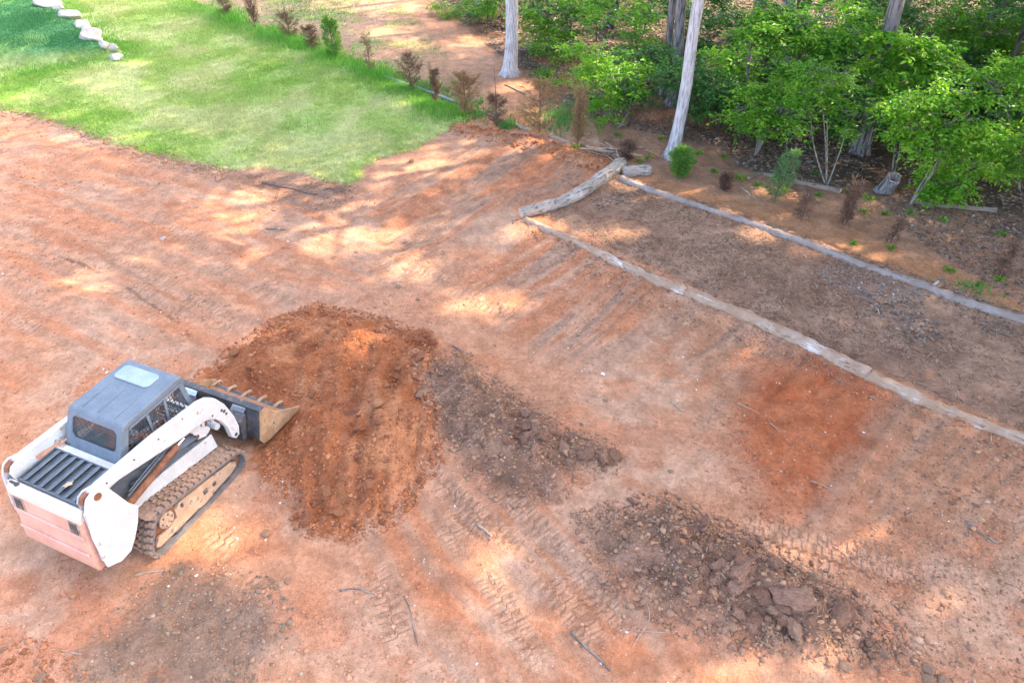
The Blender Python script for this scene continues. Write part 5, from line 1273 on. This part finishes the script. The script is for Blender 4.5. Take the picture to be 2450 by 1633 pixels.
for i, (x, y) in enumerate(OT):
    x += rnd.uniform(-.8, .8); y += rnd.uniform(-.8, .8); z = hz(x, y)
    tall_tree('tall broadleaf tree of the wood beyond the right picture edge', (x, y, z), (x + rnd.uniform(-.3, .3), y, z + 5), rnd.uniform(.16, .28), 'bark_mid', 'trees of the wood outside the picture', H=rnd.uniform(15, 19), crown=(3.9, 3.9, 4.4), nl=2100)
# ------------------------------------------------------------------ understory trees with leaves in view
UG = 'leafy understory trees'
def under(label, bp, tops, blobs, mat, Lr=(.09, .14), r0=.035, dY=0, bark='bark_sap', per=10, group=UG):
    B = gpt(*bp); st = [up_path(B, x, y, B[1] + dY, 4, bnd) for x, y, bnd in tops]
    bl = [blob(x, y, rx, ry, B[1] + dY + dd, ns) for x, y, rx, ry, dd, ns in blobs]
    return leafy_tree('understory_tree', label, B, st, bl, mat, bark, group, per, Lr, r0)
under('bright yellow green young tree between stout trunk and twin trunks', (1420, 292), [(1400, 200, 0), (1450, 230, .1), (1370, 170, -.1)], [(1370, 110, 60, 32, .3, 70), (1395, 175, 60, 30, 0, 80), (1440, 190, 45, 32, -.3, 60), (1385, 220, 35, 22, -.2, 40), (1460, 150, 40, 30, .5, 50), (1340, 150, 40, 40, .6, 50), (1415, 245, 22, 22, -.4, 26), (1400, 262, 26, 14, -.5, 16)], 'leaf_a')
under('mid green tree behind the stout trunk at the top edge', (1290, 150), [(1270, 40, 0)], [(1240, 30, 50, 30, 0, 60), (1300, 70, 60, 35, 0, 80), (1340, 30, 60, 35, .5, 80), (1260, 90, 35, 22, -.4, 34), (1210, 75, 16, 12, -.2, 8), (1310, 115, 40, 20, -.3, 34)], 'leaf_b', (.10, .16))
under('green tree left of the twin trunks reaching the top edge', (1470, 205), [(1440, 60, .1)], [(1420, 30, 70, 35, 0, 90), (1480, 60, 50, 40, 0, 70), (1440, 90, 60, 26, -.3, 60), (1500, 120, 28, 30, -.5, 34)], 'leaf_b', (.10, .16))
under('leafy sapling filling the gap right of the leaning trunk', (1660, 282), [(1650, 170, 0)], [(1640, 140, 45, 26, 0, 56), (1690, 130, 50, 26, 0, 60), (1660, 175, 55, 24, -.2, 60), (1710, 190, 36, 30, -.2, 44), (1625, 190, 26, 18, 0, 22)], 'leaf_a')
under('dark green tree behind the leaning trunk at top', (1680, 180), [(1670, 40, 0)], [(1650, 40, 60, 40, 0, 80), (1720, 50, 60, 40, 0, 80), (1690, 95, 60, 26, 0, 60), (1620, 85, 30, 24, 0, 30)], 'leaf_c', (.10, .16))
under('large bright green tree crown at the centre of the wood', (1735, 356), [(1755, 290, 0), (1790, 190, .15), (1830, 60, .1)], [(1800, 40, 90, 50, .4, 200), (1870, 60, 70, 50, .2, 170), (1780, 110, 80, 42, 0, 180), (1860, 130, 70, 38, -.2, 150), (1930, 40, 60, 50, .4, 110), (1910, 110, 50, 34, -.2, 80), (1740, 60, 40, 40, .5, 70)], 'leaf_b', (.10, .15), .05)
under('leafy sapling on thin pale stem below the large bright crown', (1733, 358), [(1757, 285, 0), (1750, 230, .05)], [(1720, 220, 50, 26, 0, 60), (1770, 235, 50, 26, -.2, 60), (1745, 270, 55, 22, -.3, 60), (1795, 275, 36, 18, -.3, 34), (1690, 262, 24, 14, -.2, 16), (1800, 205, 40, 26, .2, 44), (1768, 304, 36, 13, -.4, 24), (1712, 292, 28, 12, -.3, 16)], 'leaf_a')
under('multi stemmed sapling with pale forked stems and airy leaves', (1899, 426), [(1862, 270, -.1), (1900, 260, .0), (1882, 190, .05), (1945, 290, .05)], [(1880, 160, 55, 26, 0, 50), (1840, 245, 40, 22, 0, 34), (1925, 215, 50, 26, 0, 50), (1950, 255, 40, 20, 0, 30), (1900, 200, 60, 26, .2, 50), (1860, 210, 46, 22, .1, 38), (1935, 175, 46, 24, .1, 40), (1838, 292, 30, 14, -.2, 26), (1952, 306, 26, 13, -.2, 20)], 'leaf_b', (.08, .12), .035)
under('star leaved bright tree in front of the dark leaning trunk', (1990, 356), [(2015, 290, 0), (2040, 160, .1), (2050, 100, 0)], [(2040, 105, 50, 26, 0, 60), (2090, 130, 60, 26, -.2, 80), (2130, 150, 50, 22, -.2, 56), (2010, 90, 30, 20, 0, 26), (2070, 165, 50, 20, -.2, 46), (2160, 120, 40, 24, 0, 40), (2010, 170, 36, 20, -.1, 28), (2040, 205, 40, 18, -.1, 28)], 'leaf_a', (.13, .20))
under('green tree at the top edge between the dark trunks', (2010, 250), [(1990, 60, 0)], [(1960, 30, 60, 36, 0, 80), (2030, 60, 50, 34, 0, 60), (1985, 100, 60, 30, 0, 66), (2090, 40, 50, 36, 0, 60), (1970, 150, 50, 26, -.1, 44)], 'leaf_c', (.10, .16))
under('green tree in the upper right corner of the picture', (2300, 250), [(2260, 60, 0)], [(2180, 40, 70, 40, 0, 110), (2260, 40, 70, 40, 0, 110), (2330, 60, 50, 50, 0, 90), (2230, 95, 70, 30, -.2, 90), (2300, 120, 60, 30, -.2, 80), (2170, 85, 40, 24, 0, 44)], 'leaf_b', (.10, .16), .06)
under('leaning twin stemmed tree with wide leafy boughs at right', (2090, 468), [(2140, 380, 0), (2180, 310, .1), (2240, 230, .1)], [(2120, 240, 70, 30, 0, 120), (2190, 220, 60, 26, 0, 90), (2220, 280, 70, 26, -.3, 120), (2140, 300, 60, 26, -.2, 90), (2270, 320, 60, 24, -.4, 90), (2080, 280, 36, 26, 0, 40), (2180, 330, 40, 16, -.3, 40), (2240, 350, 36, 16, -.4, 34), (2060, 245, 30, 26, .1, 34), (2262, 388, 36, 15, -.5, 34), (2120, 348, 28, 12, -.3, 20), (2215, 372, 20, 22, -.4, 18)], 'leaf_a', (.09, .14), .05)
under('thin grey sapling bending behind the hollow stump', (2050, 404), [(2068, 318, .05), (2060, 250, 0)], [(2050, 240, 40, 22, 0, 34), (2090, 225, 36, 20, 0, 28)], 'leaf_b', (.09, .14), .04)
under('leafy tree hanging in from the right picture edge', (2345, 440), [(2330, 330, 0), (2310, 240, 0)], [(2310, 170, 60, 26, 0, 70), (2250, 180, 40, 20, 0, 36), (2340, 220, 30, 26, 0, 34), (2300, 340, 50, 26, -.2, 70), (2340, 380, 36, 26, -.3, 44), (2275, 400, 26, 18, -.3, 20), (2330, 300, 40, 20, -.1, 36)], 'leaf_a', (.09, .14), .04)
under('low bright green bush at the foot of the leaning twin stems', (2160, 462), [(2155, 420, 0), (2175, 410, 0)], [(2150, 400, 32, 30, 0, 70), (2170, 440, 40, 22, -.1, 70), (2190, 415, 26, 20, 0, 36), (2130, 445, 20, 16, 0, 24), (2185, 370, 26, 20, 0, 30)], 'leaf_a', (.08, .13), .02)
under('slim dark leaved sapling between centre and dark leaning trunk', (1960, 330), [(1950, 250, 0)], [(1940, 270, 36, 20, 0, 30), (1975, 240, 36, 22, 0, 34), (1930, 300, 20, 12, 0, 10)], 'leaf_c')
MID = [(1600, 215, 'leaf_c'), (1650, 240, 'leaf_c'), (1560, 170, 'leaf_c'), (1760, 190, 'leaf_c'), (1830, 215, 'leaf_c'), (1890, 240, 'leaf_c'), (1940, 260, 'leaf_c'), (2010, 240, 'leaf_c'), (2090, 265, 'leaf_c'), (2150, 240, 'leaf_c'), (2230, 250, 'leaf_c'), (2290, 230, 'leaf_c'), (2060, 300, 'leaf_c'), (2330, 300, 'leaf_c'), (1980, 200, 'leaf_c'), (1700, 240, 'leaf_c'), (1500, 170, 'leaf_c'), (1450, 210, 'leaf_c'), (2200, 190, 'leaf_c'), (1880, 120, 'leaf_c'), (2120, 90, 'leaf_c'), (1560, 60, 'leaf_c')]  # dark leaf colour stands in for the shade between the boughs
for px, py, mt in MID:
    under('slender understory tree filling the shade between the front boughs', (px, py + 75), [(px + rnd.uniform(-15, 15), py - 40, 0)], [(px + rnd.uniform(-40, 40), py + rnd.uniform(-60, 5), rnd.uniform(35, 60), rnd.uniform(18, 30), rnd.uniform(-.5, .5), 36) for _ in range(4)], mt, (.10, .15), .03, 0, 'bark_dark', 10, 'understory trees between the front boughs')
BGU = [(1560, 130, 'leaf_c'), (1240, 60, 'leaf_c'), (1370, 40, 'leaf_c'), (1760, 150, 'leaf_c'), (1860, 190, 'leaf_c'), (2080, 170, 'leaf_c'), (2200, 160, 'leaf_c'), (2310, 150, 'leaf_c'), (1930, 130, 'leaf_c'), (1480, 20, 'leaf_c'), (1640, 30, 'leaf_c'), (2020, 30, 'leaf_c'), (2150, 20, 'leaf_c'), (2280, 10, 'leaf_c'), (1800, 20, 'leaf_c'), (1120, 5, 'leaf_b'), (2230, 230, 'leaf_c'), (2340, 260, 'leaf_c')]
for px, py, mt in BGU:
    under('dim green understory tree in the shade at the back of the wood', (px, py + 60), [(px, py - 20, 0)], [(px + rnd.uniform(-30, 30), py - 30 + rnd.uniform(-20, 20), 55, 34, rnd.uniform(-.5, .5), 60) for _ in range(3)] + [(px + rnd.uniform(-40, 40), py + 10, 45, 26, 0, 40)], mt, (.11, .18), .04, 0, 'bark_dark', 10, 'dim understory trees at the back')
for i, (x, y) in enumerate([(14.5, 14.5), (16.5, 17), (15.5, 19.5), (18.5, 19), (17.5, 22), (20, 24), (16, 24.5), (13.2, 12.2), (19, 27)]):  # unseen trees added to block sky light and darken the wood
    z = hz(x, y); B = (x, y, z)
    leafy_tree('understory_tree', 'unseen leafy understory tree added outside the right picture edge to darken the wood', B, [[np.array(B), np.array([x, y, z + 2.5]), np.array([x + .2, y, z + 5])]], [((x + rnd.uniform(-1, 1), y + rnd.uniform(-1, 1), z + 2.6 + k), (1.6, 1.6, .8), 90) for k in (0, .9, 1.9, 3.0)], 'leaf_c', 'bark_dark', 'understory trees added outside the picture', 10, (.13, .2), .05)
SHR = [(1010, 18, 26, 14), (1050, 26, 26, 14), (1085, 40, 22, 12), (1110, 32, 20, 12), (1130, 12, 22, 12), (1345, 205, 16, 14), (1230, 110, 22, 14), (1255, 165, 18, 10), (1270, 190, 14, 8), (1350, 225, 20, 16)]
for px, py, w, h in SHR:
    under('low green shrub on the litter at the left wood margin', (px, py + h), [(px, py, 0)], [(px, py, w, h, 0, int(w * 1.2)), (px + rnd.uniform(-10, 10), py - h * .5, w * .7, h * .7, 0, int(w * .7))], rnd.choice(['leaf_b', 'leaf_c', 'leaf_a']), (.08, .14), .015, 0, 'bark_sap', 8, 'low shrubs at the left wood margin')

# ------------------------------------------------------------------ young pines, dead and alive
def young_pine(label, px, py, hpx, wpx, mat, style, group, bark='stick_dark', dens=1.0, name='dead_sapling', cat='sapling', lean=0.0):
    seed_k[0] += 1; R_ = np.random.default_rng(seed_k[0]); rr = random.Random(seed_k[0])
    B = gpt(px, py); k = mpp(B); H = hpx * k / .84; Wd = wpx * k * .53
    root = empty(name, B); tag(root, label, cat, group)
    mb = MB(); ctr = [(lean * t_ * H + math.sin(t_ * 5) * .02, math.sin(t_ * 4 + 1) * .02, t_ * H) for t_ in np.linspace(0, 1, 7)]
    mb.tube([(ctr[0][0], ctr[0][1], -.05)] + ctr[1:], [.022, .019, .016, .013, .010, .008, .004], 6)
    Ps = []; Ds = []
    nw = {'bushy': 9, 'narrow': 8, 'sparse': 6, 'wide': 9, 'leader': 8}[style]
    for w_ in range(nw):
        t_ = .08 + .85 * w_ / nw
        if style == 'leader': t_ = .06 + .42 * w_ / nw
        for q in range(rr.randint(4, 6)):
            a = rr.uniform(0, 6.28)
            prof = {'bushy': math.sin(PI * min(1, t_ * .9 + .18)), 'wide': math.sin(PI * min(1, t_ * .85 + .2)), 'narrow': .9, 'sparse': 1 - t_ * .8, 'leader': math.sin(PI * min(1, t_ * 1.6 + .15))}[style]
            l = Wd * prof * rr.uniform(.75, 1.15); rise = {'bushy': .9, 'wide': .7, 'narrow': 2.6, 'sparse': 1.0, 'leader': .9}[style] * l * rr.uniform(.6, 1.2)
            i = t_ * 6; c0 = np.array(ctr[int(i)]) * (1 - i % 1) + np.array(ctr[min(6, int(i) + 1)]) * (i % 1)
            e = c0 + np.array([math.cos(a) * l, math.sin(a) * l, rise]); mid = (c0 + e) / 2 - np.array([0, 0, rise * .12])
            mb.tube([c0, mid, e], [.008, .006, .003], 4)
            nn = int((26 if style != 'sparse' else 12) * dens)
            s_ = R_.random((nn, 1)) ** .7
            Ps.append(c0 + (e - c0) * s_ + R_.normal(0, .012, (nn, 3))); Ds.append(np.repeat([(e - c0) / (np.linalg.norm(e - c0) + 1e-6)], nn, 0) * .9 + R_.normal(0, .55, (nn, 3)))
    mb.build('stem', MT[bark], root)
    P = np.concatenate(Ps); D = np.concatenate(Ds)
    V, Fq = leaves(P, D, R_.uniform(.10, .19, len(P)), .034, R_, .25)
    P2 = V
    link('needles', np_mesh('needles', V, Fq), MT[mat], root)
    return root
DS = 'dead saplings planted in a line'
for a in [('brown dead sapling at the top edge of the picture', 519, 39, 46, 30, 'needle_dead', 'bushy'), ('narrow brown dead sapling second from the top of the lawn row', 587, 69, 66, 24, 'needle_dead', 'narrow'), ('dead sapling with bare spike leader and bushy brown foot', 667, 92, 96, 50, 'needle_dead', 'leader'),
          ('squat purplish brown dead sapling just left of the green pine', 716, 113, 46, 34, 'needle_dead', 'bushy'), ('sparse candelabra like dead sapling right of the green pine', 850, 168, 82, 36, 'needle_dead', 'sparse'), ('bushy brown dead sapling at the grey pipe', 943, 206, 74, 50, 'needle_dead', 'bushy'),
          ('slim dead sapling rising from the pipe end', 1001, 238, 66, 14, 'needle_dead', 'narrow'), ('round straw coloured dead sapling at the lawn corner', 1068, 263, 84, 70, 'needle_tan', 'bushy'), ('tall thin dead sapling in front of the stout trunk', 1139, 291, 128, 40, 'needle_dead', 'leader'),
          ('wide pinkish tan dead sapling, largest of the row', 1238, 306, 112, 96, 'needle_tan', 'wide'), ('narrow tan dead sapling at the end of the berm', 1326, 334, 98, 30, 'needle_tan', 'narrow'), ('small dead sapling beside the brush pile', 1438, 368, 40, 32, 'needle_dead', 'bushy'),
          ('tiny dead sapling on red soil left of the weeds', 1665, 436, 36, 22, 'needle_dead', 'bushy'), ('bent wispy dead sapling behind the far log', 1840, 506, 62, 36, 'needle_dead', 'sparse'), ('dark narrow dead sapling standing upright behind the far log', 1934, 526, 92, 22, 'needle_dead', 'narrow'),
          ('thin dead sapling with dark soil at its foot', 2046, 558, 60, 22, 'needle_dead', 'sparse'), ('faint wispy dead sapling near the burnt dark spot', 2290, 630, 82, 26, 'needle_dead', 'sparse')]:
    young_pine(*a, DS, dens=1.6 if a[5] == 'needle_tan' else .85)
PG = 'living young pines'
young_pine('green young pine standing in the line of dead saplings', 767, 132, 80, 42, 'needle_green', 'bushy', PG, dens=2.2, name='young_pine', cat='pine')
young_pine('bright yellow green bushy young pine at the leaning trunk foot', 1557, 409, 66, 44, 'needle_green', 'bushy', PG, dens=3.0, name='young_pine', cat='pine')
young_pine('feathery blue green young pine with tall leader', 1778, 462, 118, 62, 'needle_blue', 'sparse', PG, dens=2.6, name='young_pine', cat='pine', lean=.12)
# ------------------------------------------------------------------ weeds
WD = [(1700, 412, 26, 'leaf_a'), (1740, 428, 18, 'leaf_b'), (1800, 440, 26, 'leaf_a'), (1994, 458, 22, 'leaf_a'), (1982, 487, 14, 'leaf_a'), (2034, 492, 12, 'leaf_b'), (2163, 507, 18, 'leaf_a'), (2178, 622, 18, 'leaf_b'), (2250, 655, 14, 'leaf_b'), (2294, 643, 14, 'leaf_a'), (2046, 571, 12, 'leaf_a'), (1602, 356, 18, 'leaf_a'), (1660, 362, 14, 'leaf_b'), (1468, 372, 18, 'leaf_a'), (1490, 362, 16, 'leaf_a'), (1322, 341, 16, 'leaf_a'), (1068, 268, 22, 'leaf_b'), (1100, 236, 14, 'leaf_b'), (1250, 176, 16, 'leaf_b'), (1590, 375, 14, 'leaf_b'), (1520, 320, 12, 'leaf_a'), (1640, 395, 14, 'leaf_a'), (1420, 312, 14, 'leaf_b'), (1380, 285, 12, 'leaf_a'), (2300, 540, 14, 'leaf_b'), (1880, 450, 12, 'leaf_b'), (1030, 210, 10, 'leaf_b'), (1045, 190, 9, 'leaf_b'), (2090, 490, 16, 'leaf_a'), (1960, 560, 8, 'leaf_a'), (1860, 330, 14, 'leaf_c'), (1790, 330, 12, 'leaf_b'), (1870, 400, 12, 'leaf_c'), (1950, 440, 9, 'leaf_b')]
WL = {(1700, 412): 'leafy weed clump at the left end of the bent fallen branch', (1740, 428): 'leafy weed just left of the feathery young pine', (1800, 440): 'broad green weed clump behind the feathery young pine', (1994, 458): 'broad leaved weed clump directly below the hollow stump', (1982, 487): 'small weed below the clump at the hollow stump', (2034, 492): 'small weed on red soil right of the dark narrow dead sapling', (2163, 507): 'upright weed on bare soil below the straight fallen pole', (2178, 622): 'leafy weed by the burnt dark spot behind the far log', (2250, 655): 'low weed in front of the burnt dark spot', (2294, 643): 'bright weed at the foot of the faint dead sapling', (2046, 571): 'bright weed at the foot of the thin dead sapling', (1602, 356): 'weed clump right behind the bright young pine', (1468, 372): 'weed beside the brush pile, nearer the cross log', (1490, 362): 'weed between brush pile and leaning trunk', (1322, 341): 'weed at the foot of the narrow tan dead sapling', (1068, 268): 'weed clump under the round straw coloured sapling', (2090, 490): 'weed at the foot of the leaning twin stems', (2300, 540): 'weed on the leaf litter near the right picture edge'}
for px, py, w, mt in WD:
    seed_k[0] += 1; R_ = np.random.default_rng(seed_k[0]); B = gpt(px, py); r_ = w * mpp(B)
    root = empty('weed', B); tag(root, WL.get((px, py), 'tiny lone green weed scattered on the soil at the wood margin'), 'weed', 'weeds at the wood margin')
    n = 46; a = R_.uniform(0, 6.28, n); rr_ = R_.random(n) ** .6 * r_ * .5
    P = np.c_[np.cos(a) * rr_, np.sin(a) * rr_, R_.uniform(.01, .55, n) * r_ * .7]; D = np.c_[np.cos(a), np.sin(a), R_.uniform(.1, .9, n)]
    V, Fq = leaves(P, D, R_.uniform(.5, 1.0, n) * max(.09, r_ * .42), .24, R_)
    link('leaf_rosette', np_mesh('leaf_rosette', V, Fq), MT[mt], root)
    mb = MB()
    for k in range(6): mb.tube([(0, 0, -.02), tuple(P[k * 7] * .5 + np.array([0, 0, .02])), tuple(P[k * 7])], [.006, .005, .003], 4)
    mb.build('stems', MT['leaf_c'], root)
for k, (px, py) in enumerate(((240, 672), (1225, 1090), (1063, 1005))):
    pass
# ------------------------------------------------------------------ hollow stump
B = gpt(2028, 438); k = mpp(B); R_ = random.Random(5)
stump = empty('hollow_stump', B); tag(stump, 'short hollow grey stump leaning on the leaf litter', 'stump')
V = []; Fs = []; nn = 18; lv = [(0, .27), (.14, .21), (.32, .175), (.48, .16)]
jt = [[1 + R_.uniform(-.1, .1) for _ in range(nn)] for _ in lv]
for (h_, r_), j in zip(lv, jt):
    for q in range(nn): a = 2 * PI * q / nn; V.append((r_ * j[q] * math.cos(a) + h_ * .12, r_ * j[q] * math.sin(a) - h_ * .35, h_ + .02 * math.sin(3 * a) - .03 + (.6 * r_ * math.sin(a) if h_ > .4 else (.25 * r_ * math.sin(a) if h_ > .3 else 0))))
for h_, r_ in ((.48, .105), (.2, .11)):
    for q in range(nn): a = 2 * PI * q / nn; V.append((r_ * math.cos(a) + h_ * .12, r_ * math.sin(a) - h_ * .35, h_ + .02 * math.sin(3 * a) - .03 + (.6 * r_ * math.sin(a) if h_ > .4 else 0)))
for i in range(5):
    for q in range(nn): Fs.append((i * nn + q, i * nn + (q + 1) % nn, (i + 1) * nn + (q + 1) % nn, (i + 1) * nn + q))
MB().add(V, Fs).build('shell', MT['bark_mid'], stump, smooth=True)
MB().add([V[5 * nn + q] for q in range(nn)], [tuple(range(nn))]).build('hollow_shade', MT['dark'], stump)  # near-black disc painted as the shade down in the hollow
# a maple leaf dropped on the loader's grille
gl_p = Matrix.Translation((MACH[0], MACH[1], MZ)) @ Matrix.Rotation(MYAW, 4, 'Z') @ Vector((-1.19, -.20, 1.535))
pts = []
for q in range(20):
    a = 2 * PI * q / 20; r_ = .075 if q % 4 == 0 else (.045 if q % 2 == 0 else .052); pts.append((r_ * math.cos(a), r_ * math.sin(a)))
lf = MB().slab(pts, 0, .003).build('dry_leaf', MT['endgrain']); lf.location = gl_p; lf.rotation_euler = (-.3, .1, 1.0)
tag(lf, 'single dry tan leaf lying on the loader grille', 'leaf')
